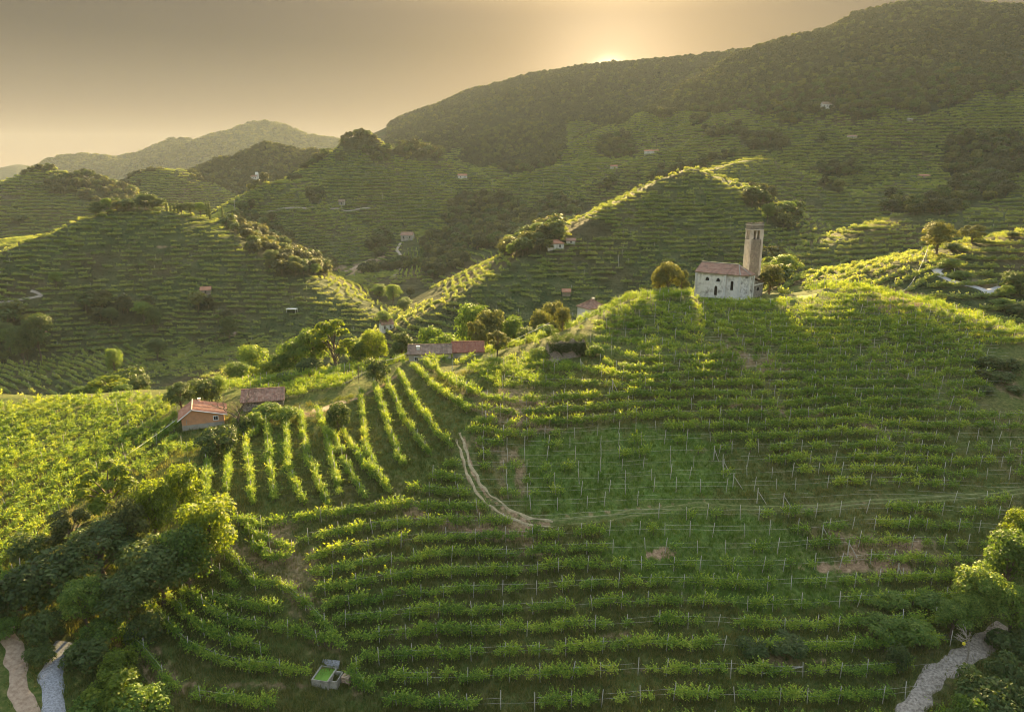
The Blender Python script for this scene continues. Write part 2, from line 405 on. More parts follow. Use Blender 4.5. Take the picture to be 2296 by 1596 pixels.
# ------------------------------------------------------------------ mesh building
def link(name, me, parent=None, **props):
    o = bpy.data.objects.new(name, me); col.objects.link(o)
    if parent is not None: o.parent = parent
    for k, v in props.items(): o[k] = v
    return o
def np_mesh(name, V, F, mats, smooth=False, midx=None, attrs=None):
    V = np.asarray(V, np.float32); F = np.asarray(F, np.int32)
    me = bpy.data.meshes.new(name)
    me.vertices.add(len(V)); me.vertices.foreach_set('co', V.ravel())
    k = F.shape[1]
    me.loops.add(F.size); me.loops.foreach_set('vertex_index', F.ravel())
    me.polygons.add(len(F)); me.polygons.foreach_set('loop_start', np.arange(0, F.size, k, dtype=np.int32))
    me.polygons.foreach_set('loop_total', np.full(len(F), k, np.int32))
    if smooth: me.polygons.foreach_set('use_smooth', np.ones(len(F), bool))
    for m in (mats if isinstance(mats, (list, tuple)) else [mats]): me.materials.append(m)
    if midx is not None: me.polygons.foreach_set('material_index', np.asarray(midx, np.int32))
    for an, arr in (attrs or {}).items():
        a = me.attributes.new(an, 'FLOAT', 'POINT'); a.data.foreach_set('value', np.asarray(arr, np.float32))
    me.update(calc_edges=True)
    return me

def tag(o, label=None, category=None, group=None, kind=None):
    if label: o['label'] = label
    if category: o['category'] = category
    if group: o['group'] = group
    if kind: o['kind'] = kind
    return o

# ------------------------------------------------------------------ patches of the land, drawn as areas (u, v, ru, rv, strength)
def inpoly(u, v, poly):
    r = np.zeros(u.shape, bool)
    for (x1, y1), (x2, y2) in zip(poly, poly[1:] + poly[:1]):
        c = ((y1 > v) != (y2 > v)) & (u < (x2 - x1) * (v - y1) / (y2 - y1 + 1e-9) + x1)
        r ^= c
    return r
def softpoly(u, v, poly, n):
    return sum(inpoly(u + n * 44 + dx, v + n * 20 + dy, poly).astype(float) for dx, dy in ((0, 0), (24, 5), (-24, -5), (9, 12), (-9, -12))) / 5
LUSH = [[(1195, 985), (1400, 960), (1600, 975), (1640, 1100), (1560, 1132), (1330, 1162), (1190, 1160), (1160, 1110)],
        [(1330, 1180), (1560, 1145), (1700, 1160), (1790, 1190), (1850, 1250), (1960, 1300), (1900, 1370), (1720, 1385), (1600, 1345), (1420, 1290), (1340, 1240)],
        [(615, 990), (655, 940), (650, 1100), (625, 1110)]]
DIRTP = [[(1040, 870), (1240, 860), (1245, 930), (1190, 985), (1050, 930)], [(1050, 975), (1190, 990), (1190, 1120), (1150, 1140), (1075, 1060)],
         [(860, 1140), (1190, 1150), (1210, 1235), (1000, 1200)], [(1815, 1175), (1990, 1200), (2140, 1230), (2150, 1260), (1930, 1290), (1850, 1230)],
         [(1620, 780), (1800, 800), (1790, 840), (1640, 840)], [(1700, 1460), (1790, 1440), (1830, 1500), (1700, 1510)],
         [(500, 1240), (640, 1150), (700, 1200), (730, 1400), (690, 1380), (600, 1290)], [(640, 1370), (700, 1360), (780, 1480), (870, 1596), (820, 1596), (740, 1480)],
         [(1700, 905), (1850, 905), (1860, 940), (1700, 940)], [(1900, 940), (2080, 960), (2000, 1000)], [(2230, 820), (2296, 810), (2296, 900), (2235, 890)],
         [(240, 1380), (330, 1400), (400, 1540), (340, 1560)], [(220, 1020), (330, 1000), (340, 1040), (230, 1080)], [(110, 1190), (240, 1090), (250, 1120), (130, 1240)]]
DIRTB = [(450, 868, 28, 12, .8), (1660, 905, 30, 10, .6), (600, 800, 40, 22, .7), (1130, 600, 60, 16, .0), (790, 600, 40, 14, .8), (1480, 1240, 50, 14, .7), (1180, 1240, 60, 8, .7),
         (1930, 1270, 120, 18, .8), (2060, 1220, 80, 14, .6), (1800, 665, 40, 6, .7), (590, 945, 30, 14, .6), (700, 925, 34, 14, .6),
         (1400, 1425, 90, 10, .4), (150, 1160, 60, 40, .4), (1560, 1010, 30, 10, .4), (1260, 1450, 120, 16, .3), (130, 670, 60, 3, .0),
         (560, 1535, 170, 10, .5), (1130, 540, 40, 10, .7), (2020, 680, 90, 30, .5), (2200, 640, 50, 14, .6), (1250, 765, 25, 10, .5),
         (368, 556, 30, 5, .8), (820, 345, 12, 10, .7), (810, 385, 30, 6, .8)]
DIRTL = [([(1040, 985), (1060, 1060), (1090, 1110), (1130, 1140), (1180, 1165), (1230, 1175)], 4.2, .62),
         ([(1032, 1010), (1050, 1075), (1085, 1125), (1130, 1155), (1190, 1178)], 3.4, .6),
         ([(1230, 1172), (1400, 1152), (1560, 1128), (1700, 1138), (1850, 1134), (2080, 1118), (2296, 1100)], 3, .3),
         ([(1230, 1160), (1330, 1150), (1500, 1130), (1600, 1124)], 2, .5),
         ([(1180, 1520), (1500, 1500), (1700, 1500), (1850, 1480)], 4, .5),
         ([(880, 1190), (1150, 1185)], 4, .6), ([(600, 945), (760, 910), (850, 870), (905, 830)], 4, .6),
         ([(780, 620), (830, 590), (860, 575)], 4, .9)]
WOODB = [(600, 545, 70, 26, 1), (680, 600, 70, 30, 1), (560, 510, 50, 18, 1), (1100, 500, 90, 60, 1), (1180, 530, 80, 50, 1), (1060, 470, 50, 30, .8), (980, 575, 60, 50, 1), (860, 555, 34, 26, 1),
         (265, 705, 75, 26, 1), (200, 690, 30, 18, .8), (40, 765, 60, 45, 1), (1240, 470, 50, 30, .7), (1380, 330, 50, 30, .6), (2080, 465, 110, 20, 1), (2220, 360, 100, 60, 1), (2200, 430, 70, 24, .8),
         (1700, 455, 30, 14, .8), (1755, 500, 36, 16, .8), (1740, 620, 40, 30, .7), (910, 660, 80, 36, .5), (850, 350, 30, 16, .6), (940, 345, 55, 16, .8), (1720, 325, 70, 18, .6), (1880, 385, 60, 16, .6),
         (200, 420, 110, 22, .9), (250, 440, 70, 26, .7), (280, 462, 80, 16, .8), (800, 320, 40, 22, 1), (1150, 330, 120, 60, .8), (510, 732, 20, 14, .8), (1830, 455, 30, 12, .5),
         (1330, 520, 60, 24, .5), (1300, 470, 40, 20, .5), (1560, 385, 30, 10, .3)]
def patches(x, y, z):
    u, v, d = project(x, y, z)
    ok = (d > 20)
    D = np.hypot(x, y)
    nz = vnoise(u, v, 26, 21) + 0.5 * vnoise(u, v, 9, 22)
    near = ok & (D < 250)
    lush = np.zeros(u.shape); dirt = np.zeros(u.shape); wood = np.zeros(u.shape)
    for p in LUSH: lush = np.maximum(lush, softpoly(u, v, p, nz) * near)
    for p in DIRTP: dirt = np.maximum(dirt, softpoly(u, v, p, nz) * near * 0.45)
    for a, b, ru, rv, s in DIRTB:
        q = ((u - a) / ru) ** 2 + ((v - b) / rv) ** 2
        dirt = np.maximum(dirt, s * np.clip(1.2 - q - np.where(D > 250, 0.9, 0.6) * (nz + .6 * vnoise(u, v, 5, 23)), 0, 1) * ok * (D < 1100) * np.where(D > 250, .7, 1))
    for pl, w, s in DIRTL:
        for (x1, y1), (x2, y2) in zip(pl[:-1], pl[1:]):
            t = np.clip(((u - x1) * (x2 - x1) + (v - y1) * (y2 - y1)) / ((x2 - x1) ** 2 + (y2 - y1) ** 2), 0, 1)
            q = np.hypot(u - x1 - t * (x2 - x1), (v - y1 - t * (y2 - y1)) * 1.5)
            dirt = np.maximum(dirt, s * np.clip(1.6 - q / w - 0.2 * nz, 0, 1) * ok * (D < 700))
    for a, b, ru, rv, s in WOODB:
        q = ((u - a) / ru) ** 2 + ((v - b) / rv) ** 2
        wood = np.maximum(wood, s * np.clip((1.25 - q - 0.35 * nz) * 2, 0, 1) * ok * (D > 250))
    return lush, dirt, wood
GU, GV, GDD = project(GX, GY, GZ)
LU, DI, WO = patches(GX, GY, GZ)
# above the terraces the mountain is wooded
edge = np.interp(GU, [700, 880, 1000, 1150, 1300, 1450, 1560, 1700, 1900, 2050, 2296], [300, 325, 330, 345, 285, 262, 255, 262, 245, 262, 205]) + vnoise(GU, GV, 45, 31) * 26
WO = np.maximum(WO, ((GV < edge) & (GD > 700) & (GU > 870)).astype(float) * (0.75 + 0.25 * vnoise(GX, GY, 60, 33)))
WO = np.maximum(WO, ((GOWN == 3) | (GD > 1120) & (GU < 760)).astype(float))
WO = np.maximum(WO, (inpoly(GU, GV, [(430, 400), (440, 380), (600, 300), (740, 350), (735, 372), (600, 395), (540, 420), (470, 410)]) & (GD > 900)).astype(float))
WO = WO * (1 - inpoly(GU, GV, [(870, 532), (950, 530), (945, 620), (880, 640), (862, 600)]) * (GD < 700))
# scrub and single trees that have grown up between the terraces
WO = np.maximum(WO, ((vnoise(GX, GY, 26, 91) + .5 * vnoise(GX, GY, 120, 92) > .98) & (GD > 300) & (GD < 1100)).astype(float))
def woodat(x, y): return _g(WO, x, y)

# the ground, one sheet split by the land form it belongs to
nA, nD = GX.shape
VV = np.stack([GX, GY, GZ], -1).reshape(-1, 3)
idx = np.arange(nA * nD).reshape(nA, nD)
FQ = np.stack([idx[:-1, :-1], idx[1:, :-1], idx[1:, 1:], idx[:-1, 1:]], -1).reshape(-1, 4)
wrap = np.stack([idx[-1, :-1], idx[0, :-1], idx[0, 1:], idx[-1, 1:]], -1).reshape(-1, 4)
FQ = np.concatenate([FQ, wrap])[:, ::-1]
OWNV = GOWN.ravel().copy()
OWNV[(GD.ravel() < 250)] = 0
fo = OWNV[FQ].max(1)
for k, nm in enumerate(OWN):
    F = FQ[fo == k]
    used, inv = np.unique(F.ravel(), return_inverse=True)
    me = np_mesh(nm, VV[used], inv.reshape(-1, 4), MATS['ground'] if k == 0 else MATS['hills'] if k == 1 else MATS['mountain'], smooth=True,
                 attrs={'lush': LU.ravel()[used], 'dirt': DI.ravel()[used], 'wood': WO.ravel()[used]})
    tag(link(nm, me), kind='structure')

# ------------------------------------------------------------------ foliage
def leaf_mat(name, stops, trans, tcol, rough=0.6, noise_sc=None):
    m, nt, o = mat(name); T = NT(nt)
    rnd = T.n('ShaderNodeNewGeometry').outputs['Random Per Island']
    oi = T.n('ShaderNodeObjectInfo').outputs['Random']
    P = T.pos()
    big = T.noise(0.06, 3, .6, P)
    f = T.math('ADD', T.math('MULTIPLY', rnd, 0.50), T.math('ADD', T.math('MULTIPLY', oi, 0.25), T.math('MULTIPLY', T.math('SUBTRACT', big, 0.35), 0.8)), True)
    c = T.ramp(f, stops)
    b = T.n('ShaderNodeBsdfPrincipled', {'Base Color': c, 'Roughness': rough, 'Specular IOR Level': 0.3})
    tc_ = T.mix(1.0, c, tcol, 'MULTIPLY')
    tr = T.n('ShaderNodeBsdfTranslucent', {'Color': tc_})
    ms = T.n('ShaderNodeMixShader', {0: trans, 1: b.outputs[0], 2: tr.outputs[0]})
    nt.links.new(ms.outputs[0], o.inputs[0])
    return m
MATS['vine'] = leaf_mat('vine_leaf', [(0.1, (0.045, 0.115, 0.016)), (0.4, (0.105, 0.215, 0.030)), (0.7, (0.22, 0.34, 0.050)), (1.0, (0.38, 0.46, 0.10))], 0.45, (2.9, 2.0, 0.45))
MATS['leaf_mid'] = leaf_mat('leaf_mid_green', [(0.1, (0.038, 0.078, 0.014)), (0.5, (0.09, 0.165, 0.026)), (1.0, (0.21, 0.28, 0.055))], 0.45, (2.2, 1.8, 0.6))
MATS['leaf_dark'] = leaf_mat('leaf_dark_green', [(0.1, (0.026, 0.048, 0.014)), (0.5, (0.056, 0.095, 0.022)), (1.0, (0.13, 0.17, 0.045))], 0.35, (2.0, 1.7, 0.6))
MATS['leaf_yellow'] = leaf_mat('leaf_yellow_green', [(0.1, (0.060, 0.095, 0.012)), (0.5, (0.12, 0.19, 0.02)), (1.0, (0.26, 0.30, 0.04))], 0.55, (2.2, 1.8, 0.5))
MATS['leaf_rust'] = leaf_mat('leaf_olive_rust', [(0.1, (0.038, 0.056, 0.016)), (0.5, (0.090, 0.115, 0.030)), (1.0, (0.19, 0.20, 0.055))], 0.45, (2.0, 1.6, 0.6))
MATS['leaf_far'] = leaf_mat('leaf_far', [(0.1, (0.025, 0.036, 0.012)), (0.5, (0.050, 0.064, 0.020)), (1.0, (0.105, 0.105, 0.04))], 0.35, (2.0, 1.7, 0.7))
MATS['row_far'] = leaf_mat('vine_far', [(0.1, (0.080, 0.138, 0.040)), (0.5, (0.175, 0.25, 0.075)), (1.0, (0.40, 0.43, 0.15))], 0.45, (2.1, 1.7, 0.7))
MATS['grass'] = leaf_mat('grass_blade', [(0.1, (0.040, 0.070, 0.014)), (0.45, (0.085, 0.115, 0.026)), (0.7, (0.15, 0.15, 0.05)), (1.0, (0.25, 0.21, 0.10))], 0.4, (1.8, 1.6, 0.7))
MATS['grass_lush'] = leaf_mat('grass_lush_blade', [(0.1, (0.040, 0.090, 0.014)), (0.5, (0.085, 0.160, 0.024)), (1.0, (0.19, 0.27, 0.055))], 0.4, (1.8, 1.6, 0.6))
def simple(name, a, b, scale=3.0, rough=0.85, bump=0.02, obj=True, det=4):
    m, nt, o = mat(name); T = NT(nt); n = T.noise(scale, det, .6, T.obj() if obj else T.pos())
    finish(nt, o, T.ramp(n, [(0.3, a), (0.7, b)]), rough, n, bump, 0.6)
    return m
MATS['bark'] = simple('bark', (0.07, 0.05, 0.035), (0.19, 0.15, 0.11), 9)
MATS['bark_pale'] = simple('bark_pale', (0.22, 0.18, 0.14), (0.42, 0.37, 0.30), 9)
MATS['post'] = simple('weathered_post', (0.30, 0.27, 0.22), (0.60, 0.56, 0.48), 2.5)
MATS['wire'] = simple('trellis_wire', (0.42, 0.40, 0.34), (0.6, 0.57, 0.5), 2, 0.5)
MATS['wood'] = simple('old_timber', (0.22, 0.15, 0.10), (0.45, 0.35, 0.26), 5)

def quads(c, s, up=0.35, seed=0, asp=0.7, dirs=None):
    """leaf shaped four-corner faces round the points c"""
    r = np.random.default_rng(seed); n = len(c)
    nr = r.normal(size=(n, 3)); nr[:, 2] = np.abs(nr[:, 2]) + up
    if dirs is not None: nr = nr * 0.6 + dirs
    nr /= np.linalg.norm(nr, axis=1)[:, None] + 1e-9
    a = np.cross(nr, r.normal(size=(n, 3))); a /= np.linalg.norm(a, axis=1)[:, None] + 1e-9
    b = np.cross(nr, a)
    s = np.broadcast_to(np.asarray(s, float), (n,)) * r.uniform(0.7, 1.3, n)
    a *= s[:, None]; b *= (s * asp)[:, None]
    V = np.stack([c - a, c + b * 0.9 - a * 0.15, c + a, c - b * 0.9 - a * 0.15], 1).reshape(-1, 3)
    return V, np.arange(n * 4).reshape(n, 4)
def tube_np(pts, rad, k=5):
    pts = np.asarray(pts, float); n = len(pts)
    rad = np.broadcast_to(np.asarray(rad, float), (n,))
    V = []
    for i in range(n):
        d = pts[min(i + 1, n - 1)] - pts[max(i - 1, 0)]; d = d / (np.linalg.norm(d) + 1e-9)
        r_ = np.cross(d, [0, 0, 1.0]) if abs(d[2]) < 0.95 else np.cross(d, [1.0, 0, 0]); r_ /= np.linalg.norm(r_) + 1e-9
        q = np.cross(d, r_)
        for j in range(k):
            t = 2 * math.pi * j / k
            V.append(pts[i] + rad[i] * (math.cos(t) * r_ + math.sin(t) * q))
    F = [[i * k + j, i * k + (j + 1) % k, (i + 1) * k + (j + 1) % k, (i + 1) * k + j] for i in range(n - 1) for j in range(k)]
    return np.array(V), np.array(F)
def join(parts):
    V, F, o = [], [], 0
    for v, f in parts:
        V.append(v); F.append(f + o); o += len(v)
    return np.concatenate(V), np.concatenate(F)

# grapevines: (foliage, trunk) meshes about 1.3 m along local x
def make_vine(seed, n=165, w=0.72, sparse=False):
    r = np.random.default_rng(seed)
    c = []
    nlump = 5
    for k in range(nlump):
        cx = r.uniform(-w, w); cz = r.uniform(1.05, 1.75); m = n // nlump
        c.append(np.stack([r.normal(cx, 0.20, m), r.normal(0, 0.27, m), r.normal(cz, 0.22, m)], 1))
    for k in range(15):       # shoots that stand up and lean out
        x0, a = r.uniform(-w, w), r.uniform(-1, 1); L = r.uniform(0.5, 1.35); m = 10
        t = np.linspace(0, 1, m)
        lean = r.normal(0, 0.45); sx = r.normal(0, 0.45)
        c.append(np.stack([x0 + sx * t * L, lean * 1.4 * t * L, 1.55 + t * L * (1 - abs(lean) * 0.6) - 0.3 * t * t * abs(lean)], 1) + r.normal(0, 0.03, (m, 3)))
    for k in range(5):        # shoots that hang
        x0 = r.uniform(-w, w); m = 7; t = np.linspace(0, 1, m); sd = r.choice([-1, 1])
        c.append(np.stack([x0 + r.normal(0, .2) * t, sd * (0.25 + 0.4 * t), 1.5 - 0.6 * t * t], 1))
    c = np.concatenate(c); c = c[c[:, 2] > 0.45]
    V, F = quads(c, 0.115, 0.5, seed)
    return np_mesh('foliage', V, F, MATS['vine'])
def make_vine_trunk(seed):
    r = np.random.default_rng(seed)
    p = [(0, 0, -0.15), (r.normal(0, .04), r.normal(0, .04), 0.35), (r.normal(0, .07), r.normal(0, .05), 0.8), (r.normal(0, .12), 0, 1.25)]
    a = tube_np(p, [0.05, 0.042, 0.035, 0.03], 4)
    b = tube_np([p[-1], (0.45, 0, 1.4), (0.8, 0, 1.42)], [0.025, 0.02, 0.01], 3)
    c = tube_np([p[-1], (-0.45, 0, 1.4), (-0.8, 0, 1.42)], [0.025, 0.02, 0.01], 3)
    V, F = join([a, b, c])
    return np_mesh('trunk', V, F, MATS['bark'])
VINES = [make_vine(s) for s in range(100, 107)]
VTR = [make_vine_trunk(s) for s in range(5)]
def make_post(h, r, seed):
    q = np.random.default_rng(seed)
    V, F = tube_np([(0, 0, -0.35), (0, 0, h * 0.5), (q.normal(0, .015), q.normal(0, .015), h)], [r, r * 0.95, r * 0.85], 5)
    n = len(V); F2 = [[n - 5, n - 4, n - 3, n - 2], [n - 5, n - 2, n - 1, n - 1]]
    return np_mesh('vineyard_post', V, np.concatenate([F, [[n - 5, n - 4, n - 3, n - 2]]]), MATS['post'])
POSTS = [make_post(h, r_, s) for s, (h, r_) in enumerate([(2.5, 0.055), (2.3, 0.05), (2.7, 0.06)])]
# hedge-like pieces of a vine row for the farther slopes
def make_row(seed, L=3.9, n=84, s=0.30):
    r = np.random.default_rng(seed)
    c = np.stack([r.uniform(-L / 2, L / 2, n), r.normal(0, 0.28, n), 0.9 + np.abs(r.normal(0.35, 0.42, n))], 1)
    return np_mesh('row', *quads(c, s, 0.4, seed), MATS['row_far'])
ROWS = [make_row(s) for s in range(200, 206)]
def make_tuft(seed, m):
    r = np.random.default_rng(seed); V, F = [], []
    for k in range(11):
        x, y = r.normal(0, .22, 2); a = r.uniform(0, 6.28); h = r.uniform(.22, .6); w = 0.035
        dx, dy = math.cos(a) * w, math.sin(a) * w; lx, ly = r.normal(0, .16, 2)
        i = len(V); V += [(x - dx, y - dy, -0.05), (x + dx, y + dy, -0.05), (x + lx + dx * .3, y + ly + dy * .3, h), (x + lx - dx * .3, y + ly - dy * .3, h)]
        F.append([i, i + 1, i + 2, i + 3])
    return np_mesh('tuft', V, F, m)
TUFTS = [make_tuft(s, MATS['grass']) for s in range(4)] + [make_tuft(s, MATS['grass_lush']) for s in range(10, 13)]

# trees: lobes of leaves on a branching trunk; unit size is metres
def make_tree(seed, h, w, nleaf, ls, leafm, kind='round', k=6, barkm='bark'):
    r = np.random.default_rng(seed)
    lobes = []; tr = []
    if kind == 'cypress':
        for i in range(9):
            t = (i + 0.6) / 9
            lobes.append((0, 0, h * t, w * 0.5 * math.sin(math.pi * min(1, t * 0.62 + 0.30)) ** 0.8 + 0.1, h / 9))
        tr.append(tube_np([(0, 0, -0.8), (0, 0, h * .5), (0, 0, h * .9)], [w * .12, w * .08, 0.02], 5))
    else:
        base = {'round': 0.30, 'tall': 0.35, 'bush': 0.06, 'dome': 0.1, 'loose': 0.3}[kind]
        nl = {'round': 15, 'tall': 16, 'bush': 11, 'dome': 9, 'loose': 14}[kind]
        tr.append(tube_np([(0, 0, -1.0), (r.normal(0, .1), r.normal(0, .1), h * base * .6), (r.normal(0, w * .05), r.normal(0, w * .05), h * .62)], [0.035 * h, 0.027 * h, 0.012 * h], 6))
        for i in range(nl):
            t = (i + r.uniform(0, 1)) / nl
            z = h * (base + (1 - base) * (0.12 + 0.80 * t))
            env = math.sin(math.pi * (0.20 + 0.72 * t)) ** 0.7
            if kind == 'dome': env = math.sqrt(max(0.0, 1 - (t * .9) ** 2.4))
            a = i * 2.4 + r.normal(0, .4); rad = w * 0.5 * env * r.uniform(0.45, 0.80)
            rl = w * r.uniform(0.15, 0.26) * (0.7 if kind == 'loose' else 1)
            x, y = rad * math.cos(a), rad * math.sin(a)
            z = min(z, h - rl * .75)
            lobes.append((x, y, z, rl, rl * r.uniform(.65, .9)))
            z0 = h * (base * .7 + 0.5 * t * .7)
            tr.append(tube_np([(0, 0, z0), (x * .5, y * .5, z0 + (z - z0) * .6), (x, y, z)], [0.012 * h, 0.008 * h, 0.003 * h], 4))
        if kind in ('round', 'dome'): lobes.append((0, 0, h * (.55 + base * .3), w * .30, h * .24))
    vol = np.array([l[3] ** 2 for l in lobes]); vol = vol / vol.sum()
    C, Dn = [], []
    for l, p in zip(lobes, vol):
        m = max(6, int(nleaf * p))
        d = r.normal(size=(m, 3)); d /= np.linalg.norm(d, axis=1)[:, None]
        d[:, 2] = np.where(d[:, 2] < -0.35, -d[:, 2], d[:, 2])
        rad = 1 - np.abs(r.normal(0, 0.22, m)); rad *= 1 + 0.16 * np.sin(d[:, 0] * 9 + l[0]) * np.cos(d[:, 1] * 8 + l[1] * 3)
        C.append(np.array(l[:3]) + d * rad[:, None] * np.array([l[3], l[3], l[4]])); Dn.append(d)
    C = np.concatenate(C); Dn = np.concatenate(Dn)
    C[:, 2] = np.maximum(C[:, 2], 0.15)
    V, F = quads(C, ls, 0.25, seed, 0.75, Dn * 0.9)
    crown = np_mesh('crown', V, F, MATS[leafm])
    Vt, Ft = join(tr)
    return crown, np_mesh('trunk', Vt, Ft, MATS[barkm]), h, w
TREES = {
 'mid_a': make_tree(1, 8, 7, 5200, .17, 'leaf_mid'), 'mid_b': make_tree(2, 8, 6.5, 5200, .17, 'leaf_mid', 'tall'),
 'dark_a': make_tree(3, 8, 7.5, 5200, .18, 'leaf_dark'), 'dark_b': make_tree(4, 8, 7, 5200, .17, 'leaf_dark', 'tall'),
 'yel_a': make_tree(5, 8, 7.5, 5600, .17, 'leaf_yellow'), 'yel_b': make_tree(6, 8, 6, 4200, .17, 'leaf_yellow', 'loose'),
 'rust_a': make_tree(7, 8, 7.5, 4200, .18, 'leaf_rust', 'loose'), 'rust_b': make_tree(8, 8, 7, 4500, .18, 'leaf_rust'),
 'bush_a': make_tree(9, 3.2, 4.2, 2600, .13, 'leaf_mid', 'bush'), 'bush_d': make_tree(10, 3.2, 4.4, 2600, .14, 'leaf_dark', 'bush'), 'bush_y': make_tree(11, 3.2, 4.4, 2800, .13, 'leaf_yellow', 'bush'),
 'dome': make_tree(12, 8, 7, 6500, .17, 'leaf_dark', 'dome'), 'cypress': make_tree(13, 9, 2.2, 1600, .2, 'leaf_dark', 'cypress'),
 'far_a': make_tree(14, 8, 8, 620, .55, 'leaf_far'), 'far_b': make_tree(15, 8, 7.5, 620, .52, 'leaf_far', 'tall'), 'far_c': make_tree(16, 8, 8.5, 620, .55, 'leaf_dark'),
 'far_d': make_tree(17, 7, 8, 560, .55, 'leaf_rust'), 'lump': make_tree(18, 9, 11, 260, 1.15, 'leaf_far', 'dome'), 'lump_b': make_tree(19, 9, 12, 260, 1.15, 'leaf_rust', 'dome'),
}
def make_bare(seed, h, depth=4, spread=.55):
    r = np.random.default_rng(seed); parts = []
    def grow(p, d, L, rad, k):
        q = p + d * L * .5 + r.normal(0, .04 * L, 3); e = p + d * L + r.normal(0, .05 * L, 3)
        parts.append(tube_np([p, q, e], [rad, rad * .85, rad * .68], 5))
        if k == 0: return
        for _ in range(3 if k > 1 else 4):
            nd = d + r.normal(0, spread, 3); nd[2] = abs(nd[2]) * .8 + .15; nd /= np.linalg.norm(nd)
            grow(e if r.random() < .6 else q, nd, L * r.uniform(.55, .8), rad * .58, k - 1)
    grow(np.array([0, 0, -.6]), np.array([0.02, 0, 1.0]), h * .42, h * .026, depth)
    V, F = join(parts); return np_mesh('branches', V, F, MATS['bark_pale' if seed % 2 else 'bark'])

# ------------------------------------------------------------------ many alike pieces that nobody could count: one object each
def scatter(name, protos, pts, rot, scl, pid, kind='stuff', mats=None):
    """one object: instances of the prototype meshes on points"""
    if len(pts) == 0: return
    c = bpy.data.collections.new(name + '_shapes')
    for i, me in enumerate(protos):
        lst = me if isinstance(me, tuple) else (me,)
        if len(lst) == 1: ob = bpy.data.objects.new('%s_%02d' % (name, i), lst[0])
        else:
            ms, V, F, mi, o_ = [], [], [], [], 0
            for q in lst:
                v = np.empty(len(q.vertices) * 3, np.float32); q.vertices.foreach_get('co', v)
                f = np.empty(len(q.loops), np.int32); q.loops.foreach_get('vertex_index', f)
                V.append(v.reshape(-1, 3)); F.append(f.reshape(-1, 4) + o_); mi.append(np.full(len(F[-1]), len(ms))); ms.append(q.materials[0]); o_ += len(V[-1])
            ob = bpy.data.objects.new('%s_%02d' % (name, i), np_mesh(name, np.concatenate(V), np.concatenate(F), ms, midx=np.concatenate(mi)))
        c.objects.link(ob)
    n = len(pts)
    me = bpy.data.meshes.new(name); me.vertices.add(n); me.vertices.foreach_set('co', np.asarray(pts, np.float32).ravel())
    a = me.attributes.new('rot', 'FLOAT_VECTOR', 'POINT'); a.data.foreach_set('vector', np.asarray(rot, np.float32).ravel())
    a = me.attributes.new('scl', 'FLOAT_VECTOR', 'POINT'); a.data.foreach_set('vector', np.asarray(scl, np.float32).ravel())
    a = me.attributes.new('pid', 'INT', 'POINT'); a.data.foreach_set('value', np.asarray(pid, np.int32))
    ng = bpy.data.node_groups.new(name, 'GeometryNodeTree')
    ng.interface.new_socket('Geometry', in_out='INPUT', socket_type='NodeSocketGeometry')
    ng.interface.new_socket('Geometry', in_out='OUTPUT', socket_type='NodeSocketGeometry')
    N = ng.nodes.new; L = ng.links.new
    gi, go = N('NodeGroupInput'), N('NodeGroupOutput'); ip = N('GeometryNodeInstanceOnPoints'); ci = N('GeometryNodeCollectionInfo')
    ci.inputs['Collection'].default_value = c; ci.inputs['Separate Children'].default_value = True; ci.inputs['Reset Children'].default_value = True
    ip.inputs['Pick Instance'].default_value = True
    def at(nm, t):
        k = N('GeometryNodeInputNamedAttribute'); k.data_type = t; k.inputs['Name'].default_value = nm; return k.outputs['Attribute']
    L(gi.outputs[0], ip.inputs['Points']); L(ci.outputs[0], ip.inputs['Instance']); L(at('pid', 'INT'), ip.inputs['Instance Index'])
    L(at('rot', 'FLOAT_VECTOR'), ip.inputs['Rotation']); L(at('scl', 'FLOAT_VECTOR'), ip.inputs['Scale']); L(ip.outputs[0], go.inputs[0])
    o = link(name, me); md = o.modifiers.new('points', 'NODES'); md.node_group = ng
    tag(o, kind=kind)
    return o

# ------------------------------------------------------------------ rows of vines on the near hill: x, y, direction, row
rowpts = []          # (x, y, angle, density)
postpts = []
wires = []
TREEPATCH = [[(-80, 1420), (40, 1330), (130, 1250), (200, 1120), (330, 1080), (420, 1060), (470, 1130), (530, 1130), (525, 1230), (440, 1330), (380, 1400), (260, 1400), (250, 1600), (-80, 1600)],
             [(2050, 1600), (2080, 1500), (2160, 1430), (2180, 1330), (2240, 1210), (2400, 1150), (2400, 1600)], [(2200, 780), (2400, 770), (2400, 935), (2180, 925), (2230, 850)]]
BARE = [[(1545, 668), (1560, 645), (1700, 640), (1800, 650), (1830, 668), (1780, 678), (1700, 684), (1600, 682)],
        [(395, 905), (520, 890), (640, 880), (640, 925), (560, 990), (400, 1010)], [(905, 770), (1100, 770), (1095, 803), (905, 818)], [(1220, 745), (1330, 745), (1325, 822), (1225, 822)],
        [(695, 1480), (800, 1480), (800, 1540), (695, 1545)]]
FANPOLY = [(440, 1000), (640, 900), (860, 850), (935, 815), (1000, 860), (1055, 930), (1025, 1030), (900, 1125), (640, 1150), (690, 1290), (750, 1400), (810, 1500), (880, 1610), (200, 1610), (300, 1300)]
LEFTPOLY = [(-400, 940), (0, 918), (130, 903), (300, 895), (395, 900), (425, 960), (410, 1010), (300, 1090), (180, 1130), (120, 1200), (60, 1290), (-90, 1400), (-400, 1400)]
def pix(x, y): return project(x, y, gz(x, y))
